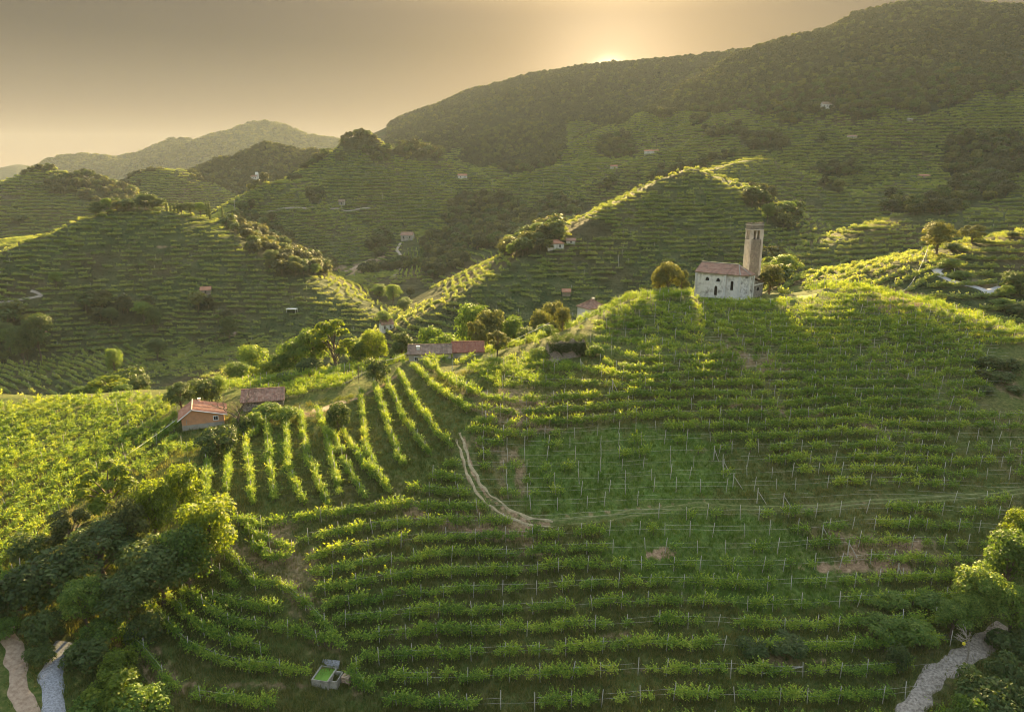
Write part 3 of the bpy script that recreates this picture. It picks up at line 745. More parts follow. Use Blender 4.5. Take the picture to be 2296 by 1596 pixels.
def density(u, v, x, y):
    n = vnoise(x, y, 7, 41) * 0.5 + vnoise(x, y, 17, 42) * 0.5
    d = 0.90 + 0.42 * n
    d = np.where((u > 1100) & (v > 1000) & (v < 1450), 0.62 + 0.95 * n, d)
    d = np.where((u > 980) & (v > 1450), 0.80 + 0.7 * n, d)
    d = np.where((u > 1550) & (v > 980) & (v < 1140), 0.6 + 0.9 * n, d)
    for p in LUSH[:2]: d = np.where(inpoly(u + 20 * n, v, p), 0.20 + 0.45 * n, d)
    d = np.where(inpoly(u, v, [(1050, 975), (1190, 990), (1190, 1120), (1150, 1140), (1075, 1060)]), 0.3, d)
    d = np.where(_g(DI, x, y) > 0.55, d - 0.35, d)
    for p in BARE + TREEPATCH: d = np.where(inpoly(u, v, p), -1, d)
    return d
def add_rows(x, y, ang, jitter=0.12, rid=None):
    x = np.asarray(x); y = np.asarray(y)
    u, v, d = pix(x, y)
    den = density(u, v, x, y)
    r = rng.random(len(x))
    k = r < den
    rid = np.full(len(x), 900) if rid is None else np.asarray(rid)
    for a, b, c, q in zip(x[k], y[k], np.asarray(ang)[k], rid[k]):
        rowpts.append((a + rng.normal(0, jitter), b + rng.normal(0, jitter), c, q))
# 1. contour rows, one crossing of each terrace per column
xs = np.arange(-75, 235, 1.05)
ysn = np.arange(56, 236, 0.12)
def contour_cross(xs):
    X, Y = np.meshgrid(xs, ysn, indexing='ij')
    ph = _g(PH, X, Y) - 0.42
    ph = ph + 0
    f = np.floor(ph)
    c = f[:, 1:] != f[:, :-1]
    i, j = np.nonzero(c & (np.abs(f[:, 1:] - f[:, :-1]) == 1))
    x, y = X[i, j], (Y[i, j] + Y[i, j + 1]) / 2
    rid = np.maximum(f[i, j], f[i, j + 1])
    gx = (_g(PH, x + 1, y) - _g(PH, x - 1, y)); gy = (_g(PH, x, y + 1) - _g(PH, x, y - 1))
    return x, y, np.arctan2(-gx, gy), rid, i
def ok_contour(x, y):
    u, v, d = pix(x, y)
    k = (np.hypot(x, y) < 228) & (u > -200) & (u < 2500)
    k &= ~inpoly(u, v, FANPOLY) & ~inpoly(u, v, LEFTPOLY) & ~((u < 640) & (v > 985)) & ~((u < 420) & (v > 880))
    nh = near_hill(x, y)
    return k & (np.abs(gz(x, y) - nh) < 4)
x, y, a, rid, ci_ = contour_cross(xs)
k = ok_contour(x, y); x, y, a, rid, ci_ = x[k], y[k], a[k], rid[k], ci_[k]
# drop doubles where the slope is nearly level
key = np.round(x / 1.12).astype(int) * 100000 + np.round(y / 2.4).astype(int)
_, first = np.unique(key, return_index=True); x, y, a, rid, ci_ = x[first], y[first], a[first], rid[first], ci_[first]
kk = np.hypot(_g(PH, x, y + 1.5) - _g(PH, x, y - 1.5), _g(PH, x + 1.5, y) - _g(PH, x - 1.5, y)) >= .34
x, y, a, rid, ci_ = x[kk], y[kk], a[kk], rid[kk], ci_[kk]
add_rows(x, y, a, rid=rid)
x, y, a, rid, ci_ = contour_cross(np.arange(-75, 235, 4.1)); k = ok_contour(x, y); x, y, a, rid, ci_ = x[k], y[k], a[k], rid[k], ci_[k]
u, v, d = pix(x, y); dn = density(u, v, x, y)
for i in range(len(x)):
    if dn[i] > -0.5: postpts.append((x[i] + rng.normal(0, .5), y[i] + rng.normal(0, .12), 0, rid[i]))
order = {}
for i in range(len(x)): order.setdefault((rid[i], ci_[i]), []).append((x[i], y[i]))
for (r0, c0), pl in order.items():
    for p in pl:
        for q in order.get((r0, c0 + 1), []):
            if abs(p[1] - q[1]) < 3.0 and density(*pix(np.array([p[0]]), np.array([p[1]]))[:2], np.array([p[0]]), np.array([p[1]]))[0] > -.5: wires.append((p, q))
# 1b. where the crest is nearly level the rows simply run across
X, Y = np.meshgrid(np.arange(-80, 235, 1.1), np.arange(120, 228, 3.4), indexing='ij'); X, Y = X.ravel(), Y.ravel() + 0.06 * X.ravel()
Y = Y + 2.0 * vnoise(X, Y * 0, 40, 77)
k = ok_contour(X, Y) & (np.hypot(_g(PH, X, Y + 1.5) - _g(PH, X, Y - 1.5), _g(PH, X + 1.5, Y) - _g(PH, X - 1.5, Y)) < 0.34); X, Y = X[k], Y[k]
add_rows(X, Y, np.full(len(X), .06), rid=500 + np.round(Y / 3.4))
k = rng.random(len(X)) < .12
for a, b in zip(X[k], Y[k]):
    u_, v_, _d = pix(np.array([a]), np.array([b]))
    if density(u_, v_, np.array([a]), np.array([b]))[0] > 0: postpts.append((a, b, 0, 500))
# 2. the fan of rows that run down the shoulder, and the rows round the foot
def line_rows(lines, step, poststep, jit=0.1, minden=0.93, base=1000):
    for li, ln in enumerate(lines):
        P = [hit(u_, v_, 50) for u_, v_ in ln]
        P = np.array([p[:2] for p in P if p])
        seg = np.hypot(*np.diff(P, axis=0).T); s = np.concatenate([[0], np.cumsum(seg)])
        t = np.arange(0, s[-1], step); X = np.interp(t, s, P[:, 0]); Y = np.interp(t, s, P[:, 1])
        ang = np.arctan2(np.gradient(Y), np.gradient(X)) if len(X) > 1 else np.zeros(len(X))
        for i in range(len(X)):
            if rng.random() < minden: rowpts.append((X[i] + rng.normal(0, jit), Y[i] + rng.normal(0, jit), ang[i], base + li))
        t = np.arange(0, s[-1] + .1, poststep); X = np.interp(t, s, P[:, 0]); Y = np.interp(t, s, P[:, 1])
        for i in range(len(X)): postpts.append((X[i], Y[i], 0, base + li))
        for i in range(len(X) - 1): wires.append(((X[i], Y[i]), (X[i + 1], Y[i + 1])))
FAN = [[(467, 1049), (464, 1140)], [(514, 1022), (511, 1145)], [(552, 1002), (569, 1135)], [(599, 961), (606, 1050), (618, 1130)], [(643, 941), (646, 1056), (680, 1140)],
       [(673, 934), (690, 1039), (735, 1145)], [(711, 927), (734, 988), (762, 1120)], [(748, 985), (790, 1080), (820, 1130)], [(772, 978), (819, 1056), (877, 1113)], [(809, 893), (822, 1022), (850, 1080)],
       [(839, 870), (870, 961), (900, 1050)], [(866, 860), (907, 954), (965, 1032)], [(893, 843), (934, 920), (975, 975), (1012, 1015)], [(924, 829), (988, 887), (1050, 930)], [(955, 822), (1020, 870), (1060, 890)],
       [(610, 940), (560, 990)], [(420, 1020), (540, 985), (590, 960)], [(430, 1060), (430, 1110)]]
LOWER = [[(274, 1434), (325, 1474), (366, 1525), (399, 1559)], [(342, 1373), (379, 1417), (416, 1457), (457, 1481), (508, 1501), (609, 1512), (690, 1526)],
         [(372, 1346), (423, 1396), (474, 1437), (520, 1455), (600, 1475)], [(413, 1339), (474, 1383), (528, 1413), (575, 1417), (677, 1434), (765, 1461)],
         [(457, 1271), (508, 1312), (530, 1330)], [(480, 1352), (558, 1373), (626, 1386)], [(504, 1254), (538, 1281), (575, 1325), (626, 1325), (677, 1359), (721, 1407), (755, 1447)],
         [(569, 1237), (609, 1264), (650, 1268)], [(450, 1576), (508, 1583), (600, 1596)], [(800, 1508), (780, 1530), (830, 1560)], [(560, 1205), (600, 1225), (655, 1245)], [(535, 1180), (580, 1190), (640, 1180)]]
line_rows(FAN, 0.85, 4.2, 0.14)
line_rows(LOWER, 0.95, 4.0, 0.1, 0.95, 2000)
# 3. straight rows of the sunlit shelf on the left
p1, p2 = hit(288, 1039, 50), hit(410, 948, 50)
th = math.atan2(p2[1] - p1[1], p2[0] - p1[0])
c_, s_ = math.cos(th), math.sin(th)
A_, B_ = np.meshgrid(np.arange(-260, 260, 1.12), np.arange(-140, 140, 3.1), indexing='ij')
X = (p1[0] + A_ * c_ - B_ * s_).ravel(); Y = (p1[1] + A_ * s_ + B_ * c_).ravel()
k = (Y > 55) & (Y < 180); X, Y = X[k], Y[k]; Bk = B_.ravel()[k]
u, v, d = pix(X, Y); k = inpoly(u, v, LEFTPOLY) & (np.abs(gz(X, Y) - near_hill(X, Y)) < 4); X, Y = X[k], Y[k]
add_rows(X, Y, np.full(len(X), th), 0.1)
k = rng.random(len(X)) < 0.07
for a, b in zip(X[k], Y[k]): postpts.append((a, b, 0, 900))

RP = np.array(rowpts); PP = np.array(postpts)
# keep paths and walls clear
TRACKS = [[(146, 1440), (122, 1475), (112, 1520), (118, 1560), (128, 1610)], [(10, 1400), (28, 1450), (40, 1520), (62, 1610)],
          [(2255, 1405), (2210, 1440), (2160, 1475), (2110, 1503), (2078, 1535), (2045, 1585), (2030, 1620)]]
def pathclear(x, y, w=1.5, lines=None):
    keep = np.ones(len(x), bool)
    for pl, wd, s in (lines or DIRTL[:3]):
        Q = np.array([hit(a, b, 50)[:2] for a, b in pl])
        for a, b in zip(Q[:-1], Q[1:]):
            t = np.clip(((x - a[0]) * (b[0] - a[0]) + (y - a[1]) * (b[1] - a[1])) / ((b - a) ** 2).sum(), 0, 1)
            keep &= np.hypot(x - a[0] - t * (b[0] - a[0]), y - a[1] - t * (b[1] - a[1])) > w
    return keep
RP = RP[pathclear(RP[:, 0], RP[:, 1]) & pathclear(RP[:, 0], RP[:, 1], 2.4, [(q, 0, 0) for q in TRACKS])]; PP = PP[pathclear(PP[:, 0], PP[:, 1], 1.0)]
print('vines', len(RP), 'posts', len(PP), 'wires', len(wires))
def split_near(A, n=300):
    x, y = A[:, 0], A[:, 1]; z = gz(x, y)
    u, v, d = project(x, y, z + 1.2)
    vis = (u > 8) & (u < 2288) & (v > 8) & (v < 1590) & seen(x, y, 2, 0)
    s = np.where(vis, d, 1e6); o = np.argsort(s)
    return A[o[:n]], A[o[n:]]
NTH = 'first second third fourth fifth sixth seventh eighth ninth tenth eleventh twelfth thirteenth fourteenth fifteenth sixteenth seventeenth eighteenth nineteenth twentieth'.split()
def nth(k):
    if k < 20: return NTH[k]
    k += 1
    return ('twenty', 'thirty', 'forty', 'fifty', 'sixty', 'seventy', 'eighty')[k // 10 - 2] + ('' if k % 10 == 0 else '-' + NTH[k % 10 - 1]) + ('th' if k % 10 == 0 else '')
def row_words(A):
    """for each thing of A: its place in its row, counted among those near enough to tell apart"""
    u = project(A[:, 0], A[:, 1], gz(A[:, 0], A[:, 1]))[0]
    rows = sorted(set(A[:, 3])); out = [None] * len(A)
    cont = [r for r in rows if r < 900]; low = [r for r in rows if r >= 2000]; fan = [r for r in rows if 1000 <= r < 2000]
    for r in rows:
        ii = [i for i in np.argsort(u) if A[i, 3] == r]
        if r in cont: nm = 'in the %s contour row from the bottom' % nth(cont.index(r)) if cont.index(r) else 'in the lowest contour row'
        elif r in low: nm = 'in the %s curving row below the grove' % nth(low.index(r))
        elif r in fan: nm = 'in fan row %s from the left' % nth(fan.index(r))
        else: nm = 'on the sunlit shelf'
        for k, i in enumerate(ii): out[i] = '%s from the left %s' % (nth(k), nm)
    return out
near, rest = split_near(RP)
words = row_words(near)
for i, (x, y, a, rr_) in enumerate(near):
    z = float(gz(x, y))
    o = link('grapevine', None); o.location = (x, y, z); o.rotation_euler = (0, 0, a); s = rng.uniform(.88, 1.25); o.scale = (s, s * .9, s * rng.uniform(.7, .97))
    u, v, d = project(x, y, z)
    tag(o, 'green grapevine, ' + words[i], 'grapevine', 'grapevines on the terraced slope')
    link('foliage', VINES[i % 7], o); link('trunk', VTR[i % 5], o)
n = len(rest); z = gz(rest[:, 0], rest[:, 1]); s = rng.uniform(.85, 1.25, n)
scatter('vineyard_vines', [(VINES[i], VTR[i % 5]) for i in range(7)], np.stack([rest[:, 0], rest[:, 1], z], 1), np.stack([rng.normal(0, .06, n), rng.normal(0, .06, n), rest[:, 2] + rng.normal(0, .15, n)], 1),
        np.stack([s, s * .85, s * rng.uniform(.66, .95, n)], 1), rng.integers(0, 7, n))
near, rest = split_near(PP)
words = row_words(near)
for i, (x, y, a, rr_) in enumerate(near):
    z = float(gz(x, y)); o = link('vineyard_post', POSTS[i % 3]); o.location = (x, y, z); o.rotation_euler = (rng.normal(0, .04), rng.normal(0, .05), a)
    u, v, d = project(x, y, z)
    tag(o, 'pale trellis post, ' + words[i], 'post', 'posts of the vine trellises')
n = len(rest)
scatter('trellis_posts', POSTS, np.stack([rest[:, 0], rest[:, 1], gz(rest[:, 0], rest[:, 1])], 1), np.stack([rng.normal(0, .05, n), rng.normal(0, .05, n), rng.uniform(0, 6, n)], 1), np.ones((n, 3)) * rng.uniform(.85, 1.1, n)[:, None], rng.integers(0, 3, n))
# wires strung from post to post
V, F = [], []
for a, b in wires:
    for hh in (1.15, 1.85):
        if hh > 1.5 and rng.random() < .4: continue
        za, zb = float(gz(*a)) + hh, float(gz(*b)) + hh
        v_, f_ = tube_np([(a[0], a[1], za), ((a[0] + b[0]) / 2, (a[1] + b[1]) / 2, (za + zb) / 2 - .05), (b[0], b[1], zb)], 0.011, 3)
        F.append(f_ + len(V) * 9); V.append(v_)
tag(link('trellis_wires', np_mesh('trellis_wires', np.concatenate(V), np.concatenate(F), MATS['wire'])), kind='stuff')

# ------------------------------------------------------------------ grass of the near hill
n = 52000
a = rng.uniform(-.72, .72, n); d = np.exp(rng.uniform(math.log(58), math.log(150), n)); x, y = d * np.sin(a), d * np.cos(a)
dz = _g(DI, x, y); lz = _g(LU, x, y); k = (rng.random(n) > dz * 1.3); x, y, lz = x[k], y[k], lz[k]
k = pathclear(x, y, 1.1) & pathclear(x + rng.normal(0, .25, len(x)), y, 1.15, [(q, 0, 0) for q in TRACKS]); x, y, lz = x[k], y[k], lz[k]; n = len(x)
s = rng.uniform(.6, 1.35, n)
scatter('grass', TUFTS, np.stack([x, y, gz(x, y)], 1), np.stack([np.zeros(n), np.zeros(n), rng.uniform(0, 6, n)], 1), np.stack([s, s, s * rng.uniform(.6, 1.2, n)], 1), np.where(lz > .5, rng.integers(4, 7, n), rng.integers(0, 4, n)))

# ------------------------------------------------------------------ rows on the farther slopes
RDIR = [([(-400, 800), (150, 795), (320, 772), (330, 880), (300, 905), (0, 930), (-400, 960)], (30, 880), (90, 912), 4.6),
        ([(320, 770), (650, 742), (665, 800), (480, 860), (330, 885)], (400, 835), (600, 806), 3.6),
        ([(920, 738), (1000, 690), (1230, 652), (1245, 690), (1190, 740), (930, 770)], (1110, 669), (1175, 703), 5.0),
        ([(903, 536), (948, 534), (938, 622), (893, 622)], (920, 540), (908, 612), 4.2),
        ([(1880, 590), (2090, 580), (2110, 640), (2020, 680), (1880, 650)], (1960, 640), (2050, 600), 4.0)]
n = 430000
a = rng.uniform(-.74, .74, n); d = np.sqrt(rng.uniform(205 ** 2, 1420 ** 2, n)); x, y = d * np.sin(a), d * np.cos(a)
k = (woodat(x, y) < .4) & seen(x, y, 2, 3) & ((d > 235) | (np.abs(gz(x, y) - near_hill(x, y)) > 4)); x, y = x[k], y[k]
u, v, dd = pix(x, y)
sx, sy = gnormal(x, y, 3.0); sl_ = np.hypot(sx, sy)
dist = np.hypot(x, y)
dzz = np.interp(dist, [250, 600, 1150], [2.1, 2.5, 3.4])
dzz = np.where(dist < 450, 2.1, np.where(dist < 750, 2.5, 3.3))
zz = gz(x, y)
phi = zz / dzz; gxx, gyy = sx / dzz, sy / dzz
flat = sl_ < .16
Lr = 4.4
phi = np.where(flat, y / Lr + x / Lr * .12, phi); gxx = np.where(flat, .12 / Lr, gxx); gyy = np.where(flat, 1 / Lr, gyy)
for poly, pa, pb, L in RDIR:
    ha, hb = hit(pa[0], pa[1], 200), hit(pb[0], pb[1], 200)
    t = math.atan2(hb[1] - ha[1], hb[0] - ha[0]); m = inpoly(u, v, poly)
    phi = np.where(m, (-x * math.sin(t) + y * math.cos(t)) / L, phi); gxx = np.where(m, -math.sin(t) / L, gxx); gyy = np.where(m, math.cos(t) / L, gyy)
plot = np.floor((x + 30 * vnoise(x, y, 90, 71)) / 70).astype(int) * 31 + np.floor((y + 30 * vnoise(x, y, 90, 72)) / 60).astype(int) * 17
phi = phi + (plot * 0.37) % 1.0 + 0.22 * vnoise(x, y, 22, 73)
border = np.minimum(np.abs(((x + 30 * vnoise(x, y, 90, 71)) / 70) % 1 - .5), np.abs(((y + 30 * vnoise(x, y, 90, 72)) / 60) % 1 - .5))
fr = phi - np.round(phi)
g2 = gxx ** 2 + gyy ** 2 + 1e-9
keep = np.abs(fr) < np.where(dist < 450, .20, .17)
keep &= (rng.random(len(x)) < (0.97 - .55 * np.clip(vnoise(x, y, 34, 51) * 1.4 - .25, 0, 1)) * np.where((plot * 7) % 5 == 0, .55, 1) * np.where(border > .485, .3, 1)) & (_g(DI, x, y) < .45)
x, y = (x - fr * gxx / g2)[keep], (y - fr * gyy / g2)[keep]; an = np.arctan2(-gxx, gyy)[keep]
dist = dist[keep]; n = len(x); print('far rows', n)
s = np.where(dist > 700, 1.3, 1.0) * rng.uniform(.8, 1.2, n)
scatter('distant_vine_rows', ROWS, np.stack([x, y, gz(x, y) - .2], 1), np.stack([np.zeros(n), np.zeros(n), an], 1), np.stack([s, s * .9, s * rng.uniform(.8, 1.15, n)], 1), rng.integers(0, 6, n))
k = rng.random(n) < .045
k &= dist < 620
scatter('distant_posts', POSTS, np.stack([x[k], y[k], gz(x[k], y[k])], 1), np.zeros((k.sum(), 3)), np.ones((k.sum(), 3)) * np.array([1.3, 1.3, 1.2]), rng.integers(0, 3, k.sum()))

# ------------------------------------------------------------------ trees
def put_tree(kind, x, y, h, label, group, wscale=1.0, z=None, cat='tree', name=None, tree=False):
    crown, trunk, H, W = TREES[kind]
    z = float(gz(x, y)) if z is None else z
    bush = kind.startswith('bush')
    o = link(name or ('bush' if bush else 'cypress_tree' if kind == 'cypress' else 'tree'), None)
    o.location = (x, y, z - .1); s = h / H; o.scale = (s * wscale, s * wscale, s); o.rotation_euler = (0, 0, rng.uniform(0, 6.28))
    tag(o, label, 'bush' if bush and not tree else cat, group)
    link('crown', crown, o); link('trunk', trunk, o)
    return o
def tree_px(kind, u, vtop, Y, wpx, label, group=None, vbase=None, **kw):
    """a tree whose top shows at (u, vtop), standing at forward distance Y"""
    if vbase is not None:
        p = hit(u, vbase, 50); x, Y = p[0], p[1]
    for _ in range(2):
        x = place(u, vtop, Y)[0]
    zt = CAMZ + Y * tanv(vtop); z = float(gz(x, Y)); h = max(1.5, (zt - z) * 1.05)
    H, W = TREES[kind][2:]
    dist = math.hypot(Y, zt - CAMZ)
    ws = (wpx / FOC * dist / W) / (h / H)
    if ws > 1.2 and kind in ('mid_a', 'mid_b', 'dark_a', 'dark_b', 'yel_a', 'rust_b') and Y < 300:      # a low wide crown reaches the ground
        kind = {'m': 'bush_a', 'd': 'bush_d', 'y': 'bush_y', 'r': 'bush_d'}[kind[0]]; kw.setdefault('name', 'tree'); kw['tree'] = True
        H, W = TREES[kind][2:]; ws = (wpx / FOC * dist / W) / (h / H)
    return put_tree(kind, x, Y, h, label, group, wscale=max(.6, min(1.9, ws)), **kw)

# ------------------------------------------------------------------ buildings
def plaster(name, base, stain, low, scale=1.2, amt=0.5):
    m, nt, o = mat(name); T = NT(nt); P = T.obj()
    n1 = T.noise(scale, 5, .65, P); n2 = T.noise(scale * 6, 4, .6, P); n3 = T.noise(0.45, 3, .6, P)
    c = T.mix(T.math('MULTIPLY', T.math('SUBTRACT', n1, 0.45), 4.0, True), base, stain)
    c = T.mix(T.math('MULTIPLY', T.math('SUBTRACT', n3, 0.52), 6.0 * amt, True), c, low)
    c = T.mix(T.math('MULTIPLY', T.math('SUBTRACT', n2, 0.55), 3.0, True), c, [k * .6 for k in low])
    finish(nt, o, c, 0.9, n2, 0.04, 0.7)
    return m
def rubble(name, a, b, mortar, scale=2.6):
    m, nt, o = mat(name); T = NT(nt); P = T.obj()
    v = T.n('ShaderNodeTexVoronoi', {'Vector': T.n('ShaderNodeMapping', {0: P, 3: (1, 1, 1.7)}).outputs[0], 'Scale': scale})
    e = T.n('ShaderNodeTexVoronoi', {'Vector': T.n('ShaderNodeMapping', {0: P, 3: (1, 1, 1.7)}).outputs[0], 'Scale': scale}, feature='DISTANCE_TO_EDGE')
    c = T.mix(T.n('ShaderNodeSeparateColor', {0: v.outputs['Color']}).outputs[0], a, b)
    c = T.mix(T.math('MULTIPLY', T.noise(9, 4, .6, P), .5), c, [k * .5 for k in a])
    k = T.math('MULTIPLY', e.outputs['Distance'], 7.0, True)
    c = T.mix(k, mortar, c)
    finish(nt, o, c, 0.95, k, 0.12, 0.9)
    return m
def tiles(name, a, b, c3):
    m, nt, o = mat(name); T = NT(nt); P = T.obj()
    w = T.n('ShaderNodeTexVoronoi', {'Vector': P, 'Scale': 2.8}); n1 = T.noise(0.9, 4, .7, P)
    c = T.mix(T.n('ShaderNodeSeparateColor', {0: w.outputs['Color']}).outputs[0], a, b)
    c = T.mix(T.math('MULTIPLY', T.math('SUBTRACT', n1, 0.45), 3.5, True), c, c3)
    finish(nt, o, c, 0.9, T.noise(14, 3, .6, P), 0.03, 0.7)
    return m
MATS['limewash'] = plaster('limewashed_plaster', (0.82, 0.78, 0.70), (0.62, 0.58, 0.50), (0.34, 0.30, 0.26), .9, .8)
MATS['peeling'] = plaster('peeling_plaster', (0.78, 0.75, 0.70), (0.20, 0.17, 0.14), (0.09, 0.08, 0.07), 1.3, 1.0)
MATS['tower_plaster'] = plaster('tower_plaster', (0.58, 0.53, 0.46), (0.42, 0.37, 0.31), (0.26, 0.23, 0.19), .8, .8)
MATS['rubble'] = rubble('rubble_stone', (0.52, 0.46, 0.39), (0.26, 0.23, 0.19), (0.09, 0.075, 0.06), 2.2)
MATS['rubble_tan'] = rubble('tan_rubble', (0.62, 0.50, 0.41), (0.44, 0.35, 0.28), (0.18, 0.14, 0.11), 2.2)
MATS['tile_old'] = tiles('old_tiles', (0.26, 0.13, 0.09), (0.40, 0.25, 0.18), (0.14, 0.095, 0.07))
MATS['tile_red'] = tiles('red_tiles', (0.23, 0.08, 0.052), (0.32, 0.15, 0.10), (0.22, 0.10, 0.07))
MATS['tile_orange'] = tiles('orange_tiles', (0.36, 0.15, 0.085), (0.48, 0.26, 0.17), (0.24, 0.12, 0.08))
MATS['tile_grey'] = tiles('brown_grey_tiles', (0.21, 0.14, 0.10), (0.33, 0.24, 0.18), (0.12, 0.09, 0.07))
MATS['orange_wall'] = plaster('orange_plaster', (0.66, 0.33, 0.17), (0.56, 0.28, 0.15), (0.42, 0.24, 0.15), 1.0, .5)
MATS['grey_wall'] = plaster('grey_render', (0.44, 0.40, 0.33), (0.33, 0.29, 0.24), (0.22, 0.19, 0.15), 1.0, .6)
MATS['white_wall'] = plaster('white_wall', (0.72, 0.70, 0.64), (0.58, 0.55, 0.49), (0.42, 0.38, 0.33), .8, .4)
MATS['concrete'] = plaster('concrete', (0.36, 0.34, 0.29), (0.24, 0.23, 0.19), (0.13, 0.12, 0.10), 2.0, .6)
MATS['white_paint'] = simple('white_paint', (0.74, 0.72, 0.68), (0.82, 0.80, 0.76), 5, .6)
MATS['dark_glass'] = simple('dark_glass', (0.02, 0.02, 0.024), (0.045, 0.045, 0.05), 2, .15)
MATS['blue_grey'] = simple('blue_grey_door', (0.11, 0.15, 0.20), (0.17, 0.21, 0.27), 6, .5)
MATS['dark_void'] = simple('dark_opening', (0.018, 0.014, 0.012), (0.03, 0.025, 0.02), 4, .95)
MATS['algae'] = simple('algae_water', (0.07, 0.17, 0.015), (0.13, 0.25, 0.03), 1.6, .45, .01)
MATS['lawn'] = simple('lawn', (0.16, 0.19, 0.04), (0.26, 0.27, 0.07), 1.2, .95)
MATS['gravel'] = simple('gravel', (0.15, 0.15, 0.155), (0.36, 0.36, 0.38), 5.0, .9, .05, False)
MATS['stony'] = simple('stony_track', (0.13, 0.105, 0.08), (0.44, 0.38, 0.32), 3.2, .95, .12, False, 7)
MATS['asphalt'] = simple('pale_road', (0.34, 0.33, 0.32), (0.48, 0.46, 0.44), 1.4, .9, .02, False)
MATS['earth'] = simple('earth_track', (0.22, 0.15, 0.10), (0.40, 0.30, 0.21), 2.0, .95, .1, False, 6)
MATS['dry_grass'] = simple('dry_grass', (0.07, 0.095, 0.025), (0.20, 0.20, 0.08), 1.3, .95, .05, False, 6)
MATS['straw'] = simple('trodden_straw', (0.20, 0.16, 0.09), (0.44, 0.36, 0.22), 1.1, .95, .05, False, 6)
MATS['yellow'] = simple('yellow_plastic', (0.75, 0.62, 0.04), (0.85, 0.72, 0.06), 4, .4)

class MB:
    def __init__(s): s.V = []; s.F = []
    def poly(s, pts):
        i = len(s.V); s.V += [tuple(p) for p in pts]; s.F.append(list(range(i, i + len(pts)))); return s
    def prism(s, poly, z0, z1, bottom=False):
        n = len(poly)
        z0s = z0 if hasattr(z0, '__len__') else [z0] * n; z1s = z1 if hasattr(z1, '__len__') else [z1] * n
        i = len(s.V)
        s.V += [(p[0], p[1], z) for p, z in zip(poly, z0s)] + [(p[0], p[1], z) for p, z in zip(poly, z1s)]
        for k in range(n): s.F.append([i + k, i + (k + 1) % n, i + n + (k + 1) % n, i + n + k])
        s.F.append([i + n + k for k in range(n)]); s.F.append([i + k for k in reversed(range(n))]); return s
    def box(s, x0, x1, y0, y1, z0, z1): return s.prism([(x0, y0), (x1, y0), (x1, y1), (x0, y1)], z0, z1)
    def slab(s, quad, t):           # a sheet of thickness t under the four corners
        i = len(s.V); s.V += [tuple(p) for p in quad] + [(p[0], p[1], p[2] - t) for p in quad]; n = len(quad)
        s.F.append([i + k for k in range(n)]); s.F.append([i + n + k for k in reversed(range(n))])
        for k in range(n): s.F.append([i + k, i + n + k, i + n + (k + 1) % n, i + (k + 1) % n])
        return s
    def bar(s, a, b, r, k=4):
        V, F = tube_np([a, b], r, k); i = len(s.V)
        s.V += [tuple(v) for v in V]; s.F += [[int(q) + i for q in f] for f in F]
        s.F.append([i + j for j in reversed(range(k))]); s.F.append([i + k + j for j in range(k)]); return s
    def build(s, name, m, parent=None):
        me = bpy.data.meshes.new(name); me.from_pydata(s.V, [], s.F); me.materials.append(MATS[m]); me.validate(); me.update()
        return link(name, me, parent)
def empty(name, loc, rz=0, label=None, cat=None, group=None):
    o = link(name, None); o.location = loc; o.rotation_euler = (0, 0, rz); return tag(o, label, cat, group)
def lerp(a, b, t): return tuple(a[k] + (b[k] - a[k]) * t for k in range(3))
def tiled(mb, e0, e1, r1, r0, t=.12, sp=.42, rib=.07):
    """roof plane: eave e0-e1, ridge r0-r1, with raised rows of tiles from eave to ridge and uneven courses"""
    mb.slab([e0, e1, r1, r0], t)
    L = math.dist(e0, e1); n = max(2, int(L / sp))
    e0v, e1v, r0v, r1v = map(Vector, (e0, e1, r0, r1))
    nr = (e1v - e0v).cross(r0v - e0v)
    if nr.length < 1e-6: nr = (e1v - e0v).cross(r1v - e0v)
    nr.normalize()
    if nr.z < 0: nr = -nr
    for i in range(n):
        a, b, c = (i + .12) / n, (i + .5) / n, (i + .88) / n
        j = len(mb.V); up = nr * (rib + random.uniform(-.02, .03))
        A0, B0, C0 = e0v.lerp(e1v, a) + nr * .004, e0v.lerp(e1v, b) + up, e0v.lerp(e1v, c) + nr * .004
        A1, B1, C1 = r0v.lerp(r1v, a) + nr * .004, r0v.lerp(r1v, b) + up, r0v.lerp(r1v, c) + nr * .004
        mb.V += [tuple(q) for q in (A0, B0, C0, A1, B1, C1)]
        mb.F += [[j, j + 3, j + 4, j + 1], [j + 1, j + 4, j + 5, j + 2], [j, j + 1, j + 2]]
